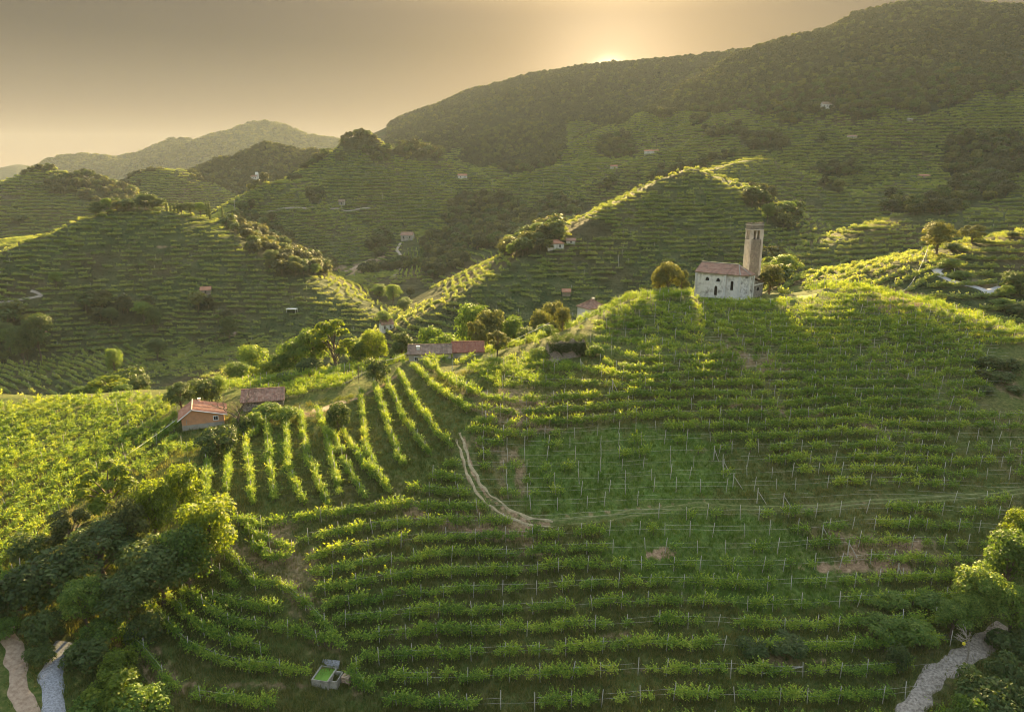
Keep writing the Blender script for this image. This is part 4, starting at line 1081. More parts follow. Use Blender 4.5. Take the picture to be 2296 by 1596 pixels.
def window(parent, face, W, L, pos, z, w, h, frame='white_paint', pane='dark_glass', fr=.1, name='window', arch=False):
    """an opening on a wall: face f (y=-W/2), b, l (x=-L/2), r; frame stands 4 cm proud, pane set behind it"""
    def q(a, zz, out):
        if face == 'f': return (a, -W / 2 - out, zz)
        if face == 'b': return (-a, W / 2 + out, zz)
        if face == 'l': return (-L / 2 - out, -a, zz)
        return (L / 2 + out, a, zz)
    m = MB(); p = MB()
    def boxq(mb, a0, a1, z0, z1, o0, o1):
        c = [q(a0, z0, o0), q(a1, z0, o0), q(a1, z0, o1), q(a0, z0, o1), q(a0, z1, o0), q(a1, z1, o0), q(a1, z1, o1), q(a0, z1, o1)]
        i = len(mb.V); mb.V += c; mb.F += [[i + k for k in f] for f in ([0, 3, 2, 1], [4, 5, 6, 7], [0, 1, 5, 4], [1, 2, 6, 5], [2, 3, 7, 6], [3, 0, 4, 7])]
    if not arch:
        boxq(m, pos - w / 2 - fr, pos + w / 2 + fr, z - fr, z, -.02, .05); boxq(m, pos - w / 2 - fr, pos + w / 2 + fr, z + h, z + h + fr, -.02, .05)
        boxq(m, pos - w / 2 - fr, pos - w / 2, z, z + h, -.02, .05); boxq(m, pos + w / 2, pos + w / 2 + fr, z, z + h, -.02, .05)
        boxq(m, pos - .03, pos + .03, z, z + h, .012, .03)
        boxq(p, pos - w / 2, pos + w / 2, z, z + h, -.05, .01)
    else:
        N = 9; hh = h - w / 2 if h > w else 0.0; rr = w / 2
        inner = [(pos - rr, z)] + [(pos - rr * math.cos(math.pi * k / (N - 1)), z + hh + (h - hh) * math.sin(math.pi * k / (N - 1))) for k in range(N)] + [(pos + rr, z)]
        g = 1 + fr / rr
        outer = [(pos + (a - pos) * g, z + (b - z) * (1 + fr / h) - (fr if k in (0, len(inner) - 1) else 0)) for k, (a, b) in enumerate(inner)]
        i = len(m.V); n = len(inner)
        m.V += [q(a, b, .05) for a, b in inner] + [q(a, b, .05) for a, b in outer] + [q(a, b, -.02) for a, b in outer]
        for k in range(n):
            k2 = (k + 1) % n
            m.F += [[i + k, i + k2, i + n + k2, i + n + k], [i + n + k, i + n + k2, i + 2 * n + k2, i + 2 * n + k]]
        p.poly([q(a, b, .012) for a, b in inner])
    f = m.build(name, frame, parent); p.build('pane', pane, f)
    return f
def house(name, label, loc, rz, L, W, H, rise, walls, roof, cat='house', off=0.0, over=.45, wins=(), chimney=None, deep=4.0, group=None, hip=False, sp=.42):
    """ridge along local x, displaced off from the middle"""
    o = empty(name, loc, rz, label, cat, group)
    w = MB(); y0, y1 = -W / 2, W / 2
    w.box(-L / 2, L / 2, y0, y1, -deep, H)
    if not hip:
        for x in (-L / 2, L / 2 - .3): w.prism([(x, y0), (x + .3, y0), (x + .3, y1), (x, y1)], [H - .01] * 4, [H + .002] * 4)
        i = len(w.V); w.V += [(-L / 2, y0, H), (-L / 2, y1, H), (-L / 2, off, H + rise), (L / 2, y0, H), (L / 2, y1, H), (L / 2, off, H + rise)]
        w.F += [[i, i + 2, i + 1], [i + 3, i + 4, i + 5]]
    w.build('wall', walls, o)
    r = MB(); ox = 0.35; t0 = rise / (off - y0); t1 = rise / (y1 - off)
    hx = W / 2 if hip else 0
    R0, R1 = (-L / 2 - ox + hx, off, H + rise + .12), (L / 2 + ox - hx, off, H + rise + .12)
    f0, f1 = (-L / 2 - ox, y0 - over, H - over * t0 + .12), (L / 2 + ox, y0 - over, H - over * t0 + .12)
    b0, b1 = (L / 2 + ox, y1 + over, H - over * t1 + .12), (-L / 2 - ox, y1 + over, H - over * t1 + .12)
    tiled(r, f0, f1, R1, R0, sp=sp); tiled(r, b0, b1, R0, R1, sp=sp)
    if hip: tiled(r, f1, b0, R1, R1, sp=sp); tiled(r, b1, f0, R0, R0, sp=sp)
    ro = r.build('roof', roof, o)
    MB().bar(R0[:2] + (R0[2] + .05,), R1[:2] + (R1[2] + .05,), .12, 6).build('ridge_tiles', roof, ro)
    if chimney:
        cx, cy, cw, ch = chimney
        c = MB().box(cx - cw / 2, cx + cw / 2, cy - cw / 2, cy + cw / 2, H, H + rise + ch); c.box(cx - cw / 2 - .1, cx + cw / 2 + .1, cy - cw / 2 - .1, cy + cw / 2 + .1, H + rise + ch, H + rise + ch + .14)
        c.build('chimney', 'white_wall', ro)
    for k in wins:
        window(o, k[0], W, L, *k[1:5], **(k[5] if len(k) > 5 else {}))
    return o
def at(u, v, Y):
    p = place(u, v, Y); return (p[0], p[1], float(gz(p[0], p[1])))

# ---- the church: nave with polygonal end, sacristy, and its tower
def church():
    Y0 = 190.0; p = place(1558, 657, Y0); z = p[2]
    o = empty('church', (p[0], p[1], z), R(-43), 'old white plastered hilltop church with faded tiled roof and polygonal end', 'church')
    # local: x runs along the nave towards the viewer's right, y runs back
    H = 6.1; NW = 7.0; NL = 9.0
    MB().box(0, NL, 0, NW, -3, H).build('nave_wall', 'limewash', o)
    ap = [(NL + .004, .35), (12.7, .35), (14.4, 2.3), (14.4, NW - 2.3), (12.7, NW - .35), (NL + .004, NW - .35)]
    a = MB(); a.prism(ap[:2] + [(12.7, NW - .35), (NL + .004, NW - .35)], -4, H - .1); a.build('apse_wall', 'limewash', o)
    b = MB(); b.prism([(12.705, .35), (14.4, 2.3), (14.4, NW - 2.3), (12.705, NW - .35)], -4, H - .12); b.build('apse_end', 'peeling', o)
    for k, (x, y) in enumerate([(0.15, -.06), (NL - .25, -.06), (12.7, .22), (14.45, 2.3), (14.45, NW - 2.3)]):
        MB().box(x - .28, x + .28, y - .22, y + .25, -4, H - .02).build('pilaster', 'white_wall', o)
    c = MB().box(-.15, NL + .05, -.22, -.004, H - .35, H - .02); c.build('cornice', 'white_wall', o)
    c = MB().slab([(NL, .15, H - .06), (12.8, .15, H - .06), (14.6, 2.2, H - .06), (14.6, NW - 2.2, H - .06), (12.8, NW - .15, H - .06), (NL, NW - .15, H - .06)], .3); c.build('cornice', 'white_wall', o)
    r = MB(); rise = 2.35; e = .45; rz_ = H + rise
    r0, r1 = (-.3, NW / 2, rz_), (10.7, NW / 2, rz_)
    tiled(r, (-.3, -e, H), (NL + .2, -e, H), (NL + .2, NW / 2, rz_), r0, sp=.4)
    tiled(r, (NL + .2, NW + e, H), (-.3, NW + e, H), r0, (NL + .2, NW / 2, rz_), sp=.4)
    tiled(r, (NL + .2, -e + .3, H + .02), (12.9, -.15, H), r1, (NL + .2, NW / 2, rz_), sp=.4)
    tiled(r, (12.9, -.15, H), (14.9, 2.1, H), r1, r1, sp=.4)
    tiled(r, (14.9, 2.1, H), (14.9, NW - 2.1, H), r1, r1, sp=.4)
    tiled(r, (14.9, NW - 2.1, H), (12.9, NW + .15, H), r1, r1, sp=.4)
    tiled(r, (12.9, NW + .15, H), (NL + .2, NW + e, H), (NL + .2, NW / 2, rz_), r1, sp=.4)
    i = len(r.V); r.V += [(-.28, -e, H), (-.28, NW + e, H), (-.28, NW / 2, rz_)]; r.F.append([i, i + 2, i + 1])
    ro = r.build('roof', 'tile_old', o)
    MB().bar((-.35, NW / 2, rz_ + .08), (10.7, NW / 2, rz_ + .08), .16, 6).build('ridge_tiles', 'concrete', ro)
    MB().bar((10.7, NW / 2, rz_ + .06), (12.9, -.1, H + .1), .12, 5).build('hip_tiles', 'concrete', ro)
    MB().bar((10.7, NW / 2, rz_ + .06), (14.9, 2.1, H + .1), .12, 5).build('hip_tiles', 'concrete', ro)
    sub = empty('wall_openings', (NL / 2, NW / 2, 0)); sub.parent = o
    for pos, kw in ((-1.0, {}), (2.2, {})): window(o, 'f', 0, 0, NL / 2 + pos, 3.9, 1.15, .95, arch=True, fr=.28, pane='dark_void', frame='white_wall', name='lunette_window')
    window(o, 'f', 0, 0, 6.2, 0.1, .85, 2.6, arch=True, fr=.14, pane='dark_void', frame='limewash', name='arched_door')
    window(o, 'f', -.7, 0, 10.6, 1.9, .8, 2.5, arch=True, fr=.22, pane='dark_void', frame='white_wall', name='tall_window')
    bpy.data.objects.remove(sub)
    s = MB(); s.prism([(10.4, NW - 1.9), (14.2, NW - 1.9), (14.2, NW + 5.2), (10.4, NW + 5.2)], -4, [4.7, 4.7, 3.1, 3.1]); s.build('sacristy_wall', 'rubble', o)
    sr = MB(); tiled(sr, (14.6, NW + 5.6, 3.1), (10.0, NW + 5.6, 3.1), (10.0, NW - 1.9, 5.3), (14.6, NW - 1.9, 5.3), sp=.4); sr.build('sacristy_roof', 'tile_old', o)
    MB().box(14.18, 14.32, NW - 1.5, NW + 5.2, 2.8, 3.06).build('eave_band', 'white_wall', o)
    w = MB().box(14.16, 14.23, NW + 1.4, NW + 2.5, 1.2, 2.1).build('small_window', 'dark_void', o)
    # the tower, turned a little
    S = 3.5
    pt = place(1680.5, 640, 199.0); zt = CAMZ + 199 * tanv(497); zb = z - 1.5; h = zt - zb - .9
    t = empty('bell_tower', (pt[0], pt[1], zb), R(7), 'square rubble stone bell tower with battered parapet behind the church', 'tower')
    hh = S / 2; zb0 = h * .80; zb1 = h * .885
    # shaft, belfry piers and the arches are masonry; openings are real holes
    def ring(mb, z0, z1, g=0.0):
        th = .62
        for (x0, x1, y0, y1) in ((-hh - g, hh + g, -hh - g, -hh + th), (-hh - g, hh + g, hh - th, hh + g), (-hh - g, -hh + th, -hh + th, hh - th), (hh - th, hh + g, -hh + th, hh - th)):
            mb.box(x0, x1, y0, y1, z0, z1)
    m = MB(); m.box(-hh, hh, -hh, hh, -4, zb0); m.build('shaft', 'rubble', t)
    MB().box(-hh - .035, -hh - .003, -hh + .02, hh - .02, 2, zb0 - .2).build('plaster_face', 'tower_plaster', t)
    for sx, sy in ((-1, -1), (1, -1)): MB().box(sx * hh - .3, sx * hh + .3, sy * hh - .06, sy * hh + .3, 0, h * .93).build('corner_strip', 'tower_plaster', t)
    top = h * .925
    bel = MB()
    ow, pier = .80, .28                       # two arches on each near side; far sides closed to darken the inside
    for ax in (0, 1):
        for sgn in (-1, 1):
            y0, y1 = (sgn * hh, sgn * (hh - .5)); y0, y1 = min(y0, y1), max(y0, y1)
            if sgn > 0:
                bel.box(*((-hh, hh, y0, y1) if ax == 0 else (y0, y1, -hh + .5, hh - .5)), zb0 + .004, top); continue
            segs = [(-hh + (.5 if ax else 0), -ow - pier / 2), (-pier / 2, pier / 2), (ow + pier / 2, hh - (.5 if ax else 0))]
            for a0, a1 in segs:
                bel.box(*((a0, a1, y0, y1) if ax == 0 else (y0, y1, a0, a1)), zb0 + .004, top)
            for c in (-(ow + pier) / 2, (ow + pier) / 2):    # arch heads
                N = 6; zs = zb1 + .55
                for k in range(N):
                    t0, t1 = math.pi * k / N, math.pi * (k + 1) / N
                    xa, xb = c - ow / 2 * math.cos(t0), c - ow / 2 * math.cos(t1); za = zs + ow / 2 * math.sin((t0 + t1) / 2)
                    bel.box(*((xa, xb, y0 + .002, y1 - .002) if ax == 0 else (y0 + .002, y1 - .002, xa, xb)), za, top - .003)
    bel.build('belfry', 'tower_plaster', t)
    MB().box(-hh - .18, hh + .18, -hh - .18, hh + .18, top, top + .25).build('cornice', 'tower_plaster', t)
    pr = MB(); ring(pr, top + .25, h - .1, .06); pr.build('parapet', 'rubble', t)
    MB().box(-hh - .16, hh + .16, -hh - .16, -hh + .7, h - .1, h + .12).build('coping', 'tower_plaster', t)
    MB().box(-hh - .16, -hh + .7, -hh + .7, hh + .16, h - .1, h + .12).build('coping', 'tower_plaster', t)
    mm = MB(); q = np.random.default_rng(3)
    for k in range(13):
        s_ = -hh + k * S / 12; mm.box(s_ - .13, s_ + .13, -hh - .05, -hh + .4, h + .12, h + .12 + q.uniform(.1, .75))
        if k % 2: mm.box(-hh - .05, -hh + .4, s_ - .12, s_ + .12, h + .12, h + .12 + q.uniform(.1, .7))
        if k % 2: mm.box(hh - .4, hh + .05, s_ - .12, s_ + .12, h - .1, h + q.uniform(.2, .9))
    mm.build('broken_merlons', 'rubble', t)
    MB().box(-hh + .5, hh - .5, -hh + .5, hh - .5, zb0 - .2, zb0 + .02).build('belfry_floor', 'dark_void', t)
    b_ = MB(); V, F = tube_np([(0, 0, zb1 + .3), (0, 0, zb1 + .5), (0, 0, zb1 + .9), (0, 0, zb1 + 1.2)], [.55, .42, .3, .1], 10); b_.V = [tuple(v) for v in V]; b_.F = [list(map(int, f)) for f in F]; b_.build('bell', 'wire', t)
church()

# ---- the farmhouse with the orange gable
p = place(459, 962, 133.0)
fz_ = CAMZ + 133 * tanv(932) - 3.4
fh = house('farmhouse', 'orange plastered farmhouse with red tiled roof and asymmetric gable end', (p[0] - 1.4, p[1] + 3.0, fz_), R(113), 6.6, 8.0, 3.4, 1.5, 'orange_wall', 'tile_orange', off=1.9, over=.7,
           wins=[('l', 2.45, 2.25, .75, .75, {'fr': .14}), ('l', 0.55, .15, 1.7, 1.5, {'pane': 'blue_grey', 'frame': 'grey_wall', 'name': 'garage_door'}), ('l', 0.9, -1.1, 1.4, .55, {'fr': .12}), ('l', -2.4, -.2, 1.9, 1.5, {'pane': 'dark_void', 'frame': 'tile_red', 'name': 'porch_opening'})], chimney=(3.2, .6, .5, .3), sp=.38)
# lower storey in bare grey render
g = MB().box(-3.36, -3.305, -3.98, 3.98, -3.4, 1.75).build('lower_wall', 'grey_wall', fh)
MB().bar((-3.67, 4.75, 2.85), (-3.67, 1.9, 4.98), .09).build('barge_board', 'white_paint', fh)
MB().bar((-3.67, 1.9, 4.98), (-3.67, -4.75, 3.12), .09).build('barge_board', 'white_paint', fh)
MB().bar((-3.42, 3.1, -2.5), (-3.42, 3.1, 3.0), .05).build('downpipe', 'grey_wall', fh)
MB().bar((-3.7, 1.9, 5.12), (3.7, 1.9, 5.12), .13, 6).build('pale_ridge', 'concrete', fh)
# ---- the tiled barn beside it
p = place(584, 893, 141.0)
house('barn', 'low stone barn with brown patchy tiled roof behind the bare tree', (p[0], p[1] + 2, CAMZ + 141 * tanv(889) - 2.9), R(13), 8.4, 4.6, 2.3, 1.7, 'rubble', 'tile_old', cat='barn', over=.5, wins=[('f', 2.5, .2, .9, .8, {'frame': 'rubble', 'pane': 'dark_void'})])
# ---- the long house on the crest, in two parts
p = place(962, 800, 164.0); zz = CAMZ + 164 * tanv(797) - 2.6
lh = house('long_house', 'long low house with dark tiled roof and white chimney on the crest', (p[0], p[1] + 2.5, zz + .5), R(5), 10.4, 5, 2.7, 1.55, 'grey_wall', 'tile_grey', over=.4, chimney=(-2.9, -1.3, .75, -.1), wins=[('f', -3.4, .9, .8, .9), ('f', -.6, .9, .8, .9)], sp=.36)
p = place(1047, 795, 165.5); zz = CAMZ + 165.5 * tanv(792) - 2.6
house('red_roofed_house', 'house with bright red tiled roof joined to the long low house', (p[0] + .1, p[1] + 2.6, zz + .2), R(6), 7.7, 5, 2.9, 1.8, 'grey_wall', 'tile_red', over=.4, wins=[('f', 1.4, .9, .8, .9)], sp=.36)
# ---- house half hidden behind the crest
p = place(1326, 700, 214.0); zz = CAMZ + 214 * tanv(703) - 3.2
house('hillside_house', 'grey house with tiled hipped roof half hidden behind the yellow vines', (p[0], p[1], zz + .5), R(32), 6.6, 6.0, 5.2, 1.9, 'white_wall', 'tile_old', over=.5, chimney=(.8, .3, .6, .5), hip=True, wins=[('f', -.5, 3.0, .7, 1.0), ('f', 2.0, 3.0, .7, 1.0), ('r', .5, 3.0, .7, 1.0)])
# ---- the ivy covered ruin
def ruin():
    p = place(1270, 812, 151.5); z = CAMZ + 151.5 * tanv(812)
    o = empty('ruined_house', (p[0], p[1] + 2.5, z), R(10), 'roofless stone ruin smothered in dark ivy on the crest', 'ruin')
    w = MB(); q = np.random.default_rng(5)
    L, W = 8.2, 5.0
    xs_ = np.linspace(-L / 2, L / 2, 15); hs = 4.9 + q.normal(0, .35, 15) - .10 * (xs_ - 1) ** 2 * .25
    for i in range(14):
        w.prism([(xs_[i], -W / 2), (xs_[i + 1], -W / 2), (xs_[i + 1], -W / 2 + .5), (xs_[i], -W / 2 + .5)], -3, [hs[i], hs[i + 1], hs[i + 1], hs[i]])
    for sx in (-1, 1):
        x0 = sx * L / 2 - (0.5 if sx > 0 else 0)
        for k in range(5):
            w.box(x0 + .002, x0 + .498, -W / 2 + .5 + k * .9, -W / 2 + .5 + (k + 1) * .9, -3, 4.8 - abs(k - 2) * .5 + q.normal(0, .2))
    w.build('stone_wall', 'rubble_tan', o)
    r = np.random.default_rng(6); n = 9000
    x = r.uniform(-L / 2 - .5, L / 2 + .5, n); zc = r.uniform(.2, 6.4, n)
    lo = 2.5 - .75 * x * .5 + .5 * np.sin(x * 1.7) - np.where(x < -1.5, 1.2, 0)
    lo = np.where(x > 2.2, lo + .9 - .4 * (x - 2.2), lo); k = (zc > lo) & (zc < 5.9 + .5 * np.sin(x * 2.1) + .3 * np.sin(x * 5) - .05 * x * x)
    x, zc = x[k], zc[k]; y = -W / 2 - .15 - np.abs(r.normal(0, .28, len(x))) + np.where(zc > 4.6, r.uniform(0, 3.2, len(x)), 0)
    n2 = 3500; xs2 = r.uniform(-L / 2 - .4, L / 2 + .4, n2); c2 = np.stack([xs2, r.uniform(-W / 2, W / 2, n2), 4.7 + .6 * np.sin(xs2 * 1.9) + .4 * np.sin(xs2 * 4.3 + 1) + r.normal(0, .5, n2)], 1)
    V, F = quads(np.concatenate([np.stack([x, y, zc], 1), c2]), .12, .1, 9)
    link('ivy', np_mesh('ivy', V, F, MATS['leaf_dark']), o)
ruin()
# ---- hut beside the right-hand lane
p = place(2200, 690, 212.0); zz = CAMZ + 212 * tanv(685) - 2.0
house('field_hut', 'wooden hut with wide brown tiled roof below the forked lane', (p[0], p[1], zz - .3), R(-22), 7.2, 5.2, 2.6, 1.4, 'wood', 'tile_old', cat='hut', over=1.0, wins=[('f', -1.5, .2, 1.0, 1.6, {'pane': 'dark_void', 'frame': 'wood', 'name': 'doorway'})])
# ---- small houses, sheds and villas on the farther hills
def far_house(name, label, u, vb, wpx, hpx, ymin, walls='white_wall', roof='tile_old', rz=10, asp=.7, cat='hut', wins=1, hip=False, group=None, Y=None, wn_='window'):
    p = hit(u, vb, ymin) if Y is None else at(u, vb, Y)
    if p is None: print('no hit', name, u, vb); return
    d = math.hypot(p[1], p[2] - CAMZ); m = d / FOC
    L = wpx * m / 1.12; H = hpx * m * .66; W = L * asp
    ws = [('f', (k + .5) / wins * L - L / 2, H * .42, min(.9, L / wins * .35), H * .38, {'frame': walls, 'pane': 'dark_void', 'name': wn_}) for k in range(wins)]
    return house(name, label, (p[0], p[1] + W / 2, p[2] - .2), R(rz), L, W, H, H * .42, walls, roof, cat=cat, wins=ws, over=.4, hip=hip, group=group, sp=max(.4, L / 24))
far_house('stone_shed', 'small square stone shed with pale roof amid the vines of the left hill', 460, 662, 24, 20, 300, 'rubble_tan', 'tile_orange', 12)
far_house('stone_house', 'narrow stone house with tiled roof at the foot of the valley trees', 865, 745, 30, 30, 230, 'white_wall', 'tile_old', 25, .8, 'house', 2)
far_house('lookout_hut', 'hut on the knoll at the top of the winding valley path', 913, 540, 30, 20, 350, 'grey_wall', 'tile_old', -8, .6, 'hut', 2)
far_house('field_shed', 'small windowless pinkish shed above the fan of vine rows', 1270, 664, 20, 17, 260, 'rubble_tan', 'tile_orange', 0, .8, 'shed', 0)
far_house('farm_house', 'low farmhouse with hipped tiled roof on the spur below the pyramid hill', 1245, 560, 40, 22, 300, 'white_wall', 'tile_orange', 8, .7, 'house', 2, hip=True)
far_house('farm_annex', 'flat pale annex behind the low farmhouse on the spur', 1280, 548, 22, 14, 300, 'white_wall', 'tile_old', 0, .8, 'house', 1)
far_house('watch_hut', 'tiny hut on a mound beside the saddle road', 766, 462, 14, 15, 500, 'grey_wall', 'tile_grey', 0, .8, 'hut', 1)
far_house('hill_farm', 'pink roofed farm on the far saddle right of the pointed hill', 1036, 402, 22, 12, 600, 'white_wall', 'tile_orange', 15, .6, 'house', 2)
far_house('white_villa', 'small white villa high in the dark wooded hill', 568, 403, 16, 10, 850, 'white_wall', 'tile_old', 0, .6, 'villa', 3)
far_house('villa_tower', 'white square tower beside the villa on the wooded hill', 576, 402, 6, 16, 850, 'white_wall', 'white_wall', 0, 1.0, 'tower', 1)
far_house('ruined_barracks', 'long pale roofless-looking house with row of tall openings on the mountain terraces', 1856, 256, 28, 16, 800, 'white_wall', 'tile_grey', 0, .5, 'house', 4)
far_house('ridge_farm', 'white walled farm cut into the green ridge on the mountain', 1912, 312, 20, 9, 700, 'white_wall', 'tile_old', -12, .5, 'house', 1)
far_house('terrace_store', 'tiny store with flat roof at the top of the right ridge', 2041, 272, 12, 7, 700, 'grey_wall', 'concrete', 0, .6, 'shed', 1)
far_house('wood_edge_shed', 'pale shed on the edge of the right-hand wood', 2182, 297, 18, 6, 600, 'white_wall', 'concrete', 0, .5, 'shed', 1)
far_house('terrace_farm', 'small farm on the knuckle of the right-hand terraces', 2073, 400, 26, 9, 500, 'rubble_tan', 'tile_orange', 8, .5, 'house', 2)
far_house('mid_farm', 'small farm under the faint slope left of the pyramid hill', 1377, 380, 16, 10, 600, 'white_wall', 'tile_orange', 0, .6, 'house', 1)
far_house('upper_farm', 'long pale farm roof on the mountain foot above the pyramid hill', 1462, 345, 34, 9, 700, 'white_wall', 'tile_orange', -10, .4, 'house', 2)
far_house('hillside_cabin', 'low cabin behind the saddle in the brown terraces', 1790, 459, 18, 6, 450, 'white_wall', 'concrete', 0, .4, 'shed', 1)
far_house('valley_store', 'low stone store among the valley vines left of the bushes', 522, 754, 14, 10, 230, 'rubble_tan', 'tile_grey', 0, .7, 'shed', 1)
far_house('left_villa', 'white villa half buried in trees on the left hilltop', 303, 458, 26, 12, 300, 'white_wall', 'tile_old', 5, .5, 'villa', 3, Y=505)
far_house('roadside_shed', 'tiny tiled shed by the left margin among dark trees', 97, 752, 12, 10, 260, 'rubble_tan', 'tile_orange', 0, .6, 'shed', 0)
p = hit(655, 700, 250); d = p[1] / FOC
m = MB().box(-3, 3, -1.5, 1.5, 2.0, 2.12); [m.bar((x, y, -.5), (x, y, 2.0), .08) for x in (-2.8, 2.8) for y in (-1.3, 1.3)]
s = m.build('roof_shelter', 'white_paint', None); s.location = p; s.rotation_euler = (0, 0, R(-8)); tag(s, 'white sheet roof on four props among the valley vines', 'shelter')

# ---- concrete water tank with its slab and crate
p = hit(728, 1518, 50)
tk = empty('water_tank', (p[0], p[1], p[2] + .15), R(-12), 'open concrete water tank full of green algae in the lower vine rows', 'tank')
tk.scale = (.88, .88, .88)
hx, hy = 1.15, 1.35
for nm, a in (('side_wall', (-hx - .09, -hx + .09, -hy, hy)), ('side_wall', (hx - .09, hx + .09, -hy, hy)), ('end_wall', (-hx - .09, hx + .09, -hy - .09, -hy - .004)), ('end_wall', (-hx - .09, hx + .09, hy + .004, hy + .1))):
    MB().box(*a, -1.2, .5).build(nm, 'concrete', tk)
MB().box(-hx + .09, hx - .09, -hy, hy, -1.0, .3).build('algae_water', 'algae', tk)
m = MB(); i0 = 0; m.V += [(-hx - .1, hy + .15, .1), (hx + .2, hy + .15, .1), (hx + .2, hy + .75, 1.15), (-hx - .1, hy + .75, 1.0), (-hx - .1, hy + .25, .04), (hx + .2, hy + .25, .04), (hx + .2, hy + .85, 1.09), (-hx - .1, hy + .85, .94)]
m.F += [[0, 1, 2, 3], [7, 6, 5, 4], [0, 4, 5, 1], [1, 5, 6, 2], [2, 6, 7, 3], [3, 7, 4, 0]]; m.build('leaning_slab', 'gravel', tk)
m = MB(); m.box(hx + .12, hx + 1.25, -hy + .2, -hy + .3, -.8, .45); m.box(hx + .12, hx + 1.25, hy - .6, hy - .5, -.8, .5); m.box(hx + 1.15, hx + 1.25, -hy + .3, hy - .6, -.8, .45); m.build('side_basin', 'concrete', tk)
cr_ = MB()
for k in range(5): cr_.box(-.5, .5, -.55 + k * .22, -.37 + k * .22, .62, .68)
for sx in (-.5, .45): cr_.box(sx, sx + .05, -.5, .5, -.3, .62)
for k in range(3): cr_.box(-.45, .45, -.5, -.45, -.1 + k * .24, .06 + k * .24)
c = cr_.build('wooden_crate', 'wood', None); c.location = (p[0] + 2.9, p[1] - .5, p[2] + .1); c.rotation_euler = (0, 0, R(-18)); tag(c, 'rough wooden crate standing beside the concrete tank', 'crate')

# ---- pallets by the ruin
for k, (u, v) in enumerate([(1231, 810), (1241, 814)]):
    p = hit(u, v, 100); m = MB()
    for i in range(6): m.box(-.8, .8, -.6 + i * .21, -.44 + i * .21, .16 + k * .0, .20)
    for i in range(3): m.box(-.8 + i * .74, -.68 + i * .74, -.6, .6, .0, .16)
    o = m.build('wooden_pallet', 'wood', None); o.location = (p[0], p[1], p[2] + .5); o.rotation_euler = (R(38), 0, R(12 + 9 * k)); tag(o, ('wooden pallet leaning at the left foot of the ruin', 'second wooden pallet just right of the first by the ruin')[k], 'pallet')

# ------------------------------------------------------------------ lanes and paths
def ribbon(name, px, width, m, ymin, lift=.06, wv=.15, n=170, label=None):
    P = np.array([hit(u, v, ymin)[:2] for u, v in px])
    s = np.concatenate([[0], np.cumsum(np.hypot(*np.diff(P, axis=0).T))]); t = np.linspace(0, s[-1], n)
    X, Y = np.interp(t, s, P[:, 0]), np.interp(t, s, P[:, 1])
    for _ in range(4): X[1:-1] = (X[:-2] + X[1:-1] * 2 + X[2:]) / 4; Y[1:-1] = (Y[:-2] + Y[1:-1] * 2 + Y[2:]) / 4
    dx, dy = np.gradient(X), np.gradient(Y); l = np.hypot(dx, dy); nx, ny = -dy / l, dx / l
    r = np.random.default_rng(len(name)); k = 7
    wl = width / 2 * (1 + wv * vnoise(t, t * 0, 1.6, 61)); wr = width / 2 * (1 + wv * vnoise(t, t * 0, 1.6, 62))
    V = []
    for j in range(k):
        f = j / (k - 1) * 2 - 1; off = np.where(f < 0, f * wl, f * wr)
        x, y = X + nx * off, Y + ny * off; z = gz(x, y) + lift * (1 - abs(f) ** 4 * 1.6)
        V.append(np.stack([x, y, z], 1))
    V = np.stack(V, 1).reshape(-1, 3); idx = np.arange(n * k).reshape(n, k)
    F = np.stack([idx[:-1, :-1], idx[1:, :-1], idx[1:, 1:], idx[:-1, 1:]], -1).reshape(-1, 4)
    o = link(name, np_mesh(name, V, F, MATS[m], smooth=True)); tag(o, kind='structure'); return o
for nm, pts, wd in (('wheel_rut', [(1030, 970), (1042, 1000), (1052, 1035), (1072, 1075), (1100, 1112), (1140, 1140), (1185, 1160), (1240, 1168)], .55),
                    ('wheel_rut', [(1022, 985), (1034, 1015), (1045, 1055), (1063, 1095), (1090, 1128), (1130, 1155), (1180, 1175), (1240, 1181)], .5),
                    ('grassy_rut', [(1235, 1168), (1330, 1160), (1450, 1142), (1560, 1126), (1700, 1136), (1850, 1131), (2080, 1115), (2296, 1096)], .42),
                    ('grassy_rut', [(1235, 1181), (1330, 1172), (1450, 1152), (1560, 1137), (1700, 1145), (1850, 1140), (2080, 1124), (2296, 1106)], .36)):
    ribbon(nm, pts, wd, 'straw' if nm[0] == 'w' else 'dry_grass', 60, .06, .8, 260)
ribbon('gravel_path', [(146, 1440), (122, 1475), (112, 1520), (118, 1560), (128, 1610)], 2.6, 'gravel', 50, .2, .25)
ribbon('earth_track', [(10, 1400), (28, 1450), (40, 1520), (62, 1610)], 2.2, 'earth', 50, .1, .35)
ribbon('stony_track', [(2255, 1405), (2210, 1440), (2160, 1475), (2110, 1503), (2078, 1535), (2045, 1585), (2030, 1620)], 2.9, 'stony', 50, .14, .25)
ribbon('lane', [(2124, 596), (2106, 601), (2099, 607), (2112, 621), (2131, 629), (2160, 637), (2186, 643), (2212, 653), (2222, 664)], 3.4, 'asphalt', 200, .3, .05)
ribbon('lane', [(2214, 655), (2232, 652), (2246, 646)], 4.0, 'asphalt', 200, .34, .05)
ribbon('winding_path', [(898, 545), (889, 560), (902, 578), (905, 592), (893, 606), (880, 622)], 3.4, 'stony', 330, .4, .1)
ribbon('farm_track', [(-20, 682), (30, 675), (70, 668), (95, 663), (80, 655), (70, 652)], 1.8, 'stony', 250, .3, .1)
ribbon('yard', [(700, 922), (722, 918), (748, 908), (775, 900)], 3.0, 'earth', 100, .08, .2)
ribbon('ridge_road', [(520, 474), (600, 476), (690, 468), (760, 468), (830, 466)], 2.8, 'stony', 560, .5, .1)
ribbon('valley_road', [(770, 610), (800, 598), (835, 580)], 4.5, 'earth', 300, .4, .2)
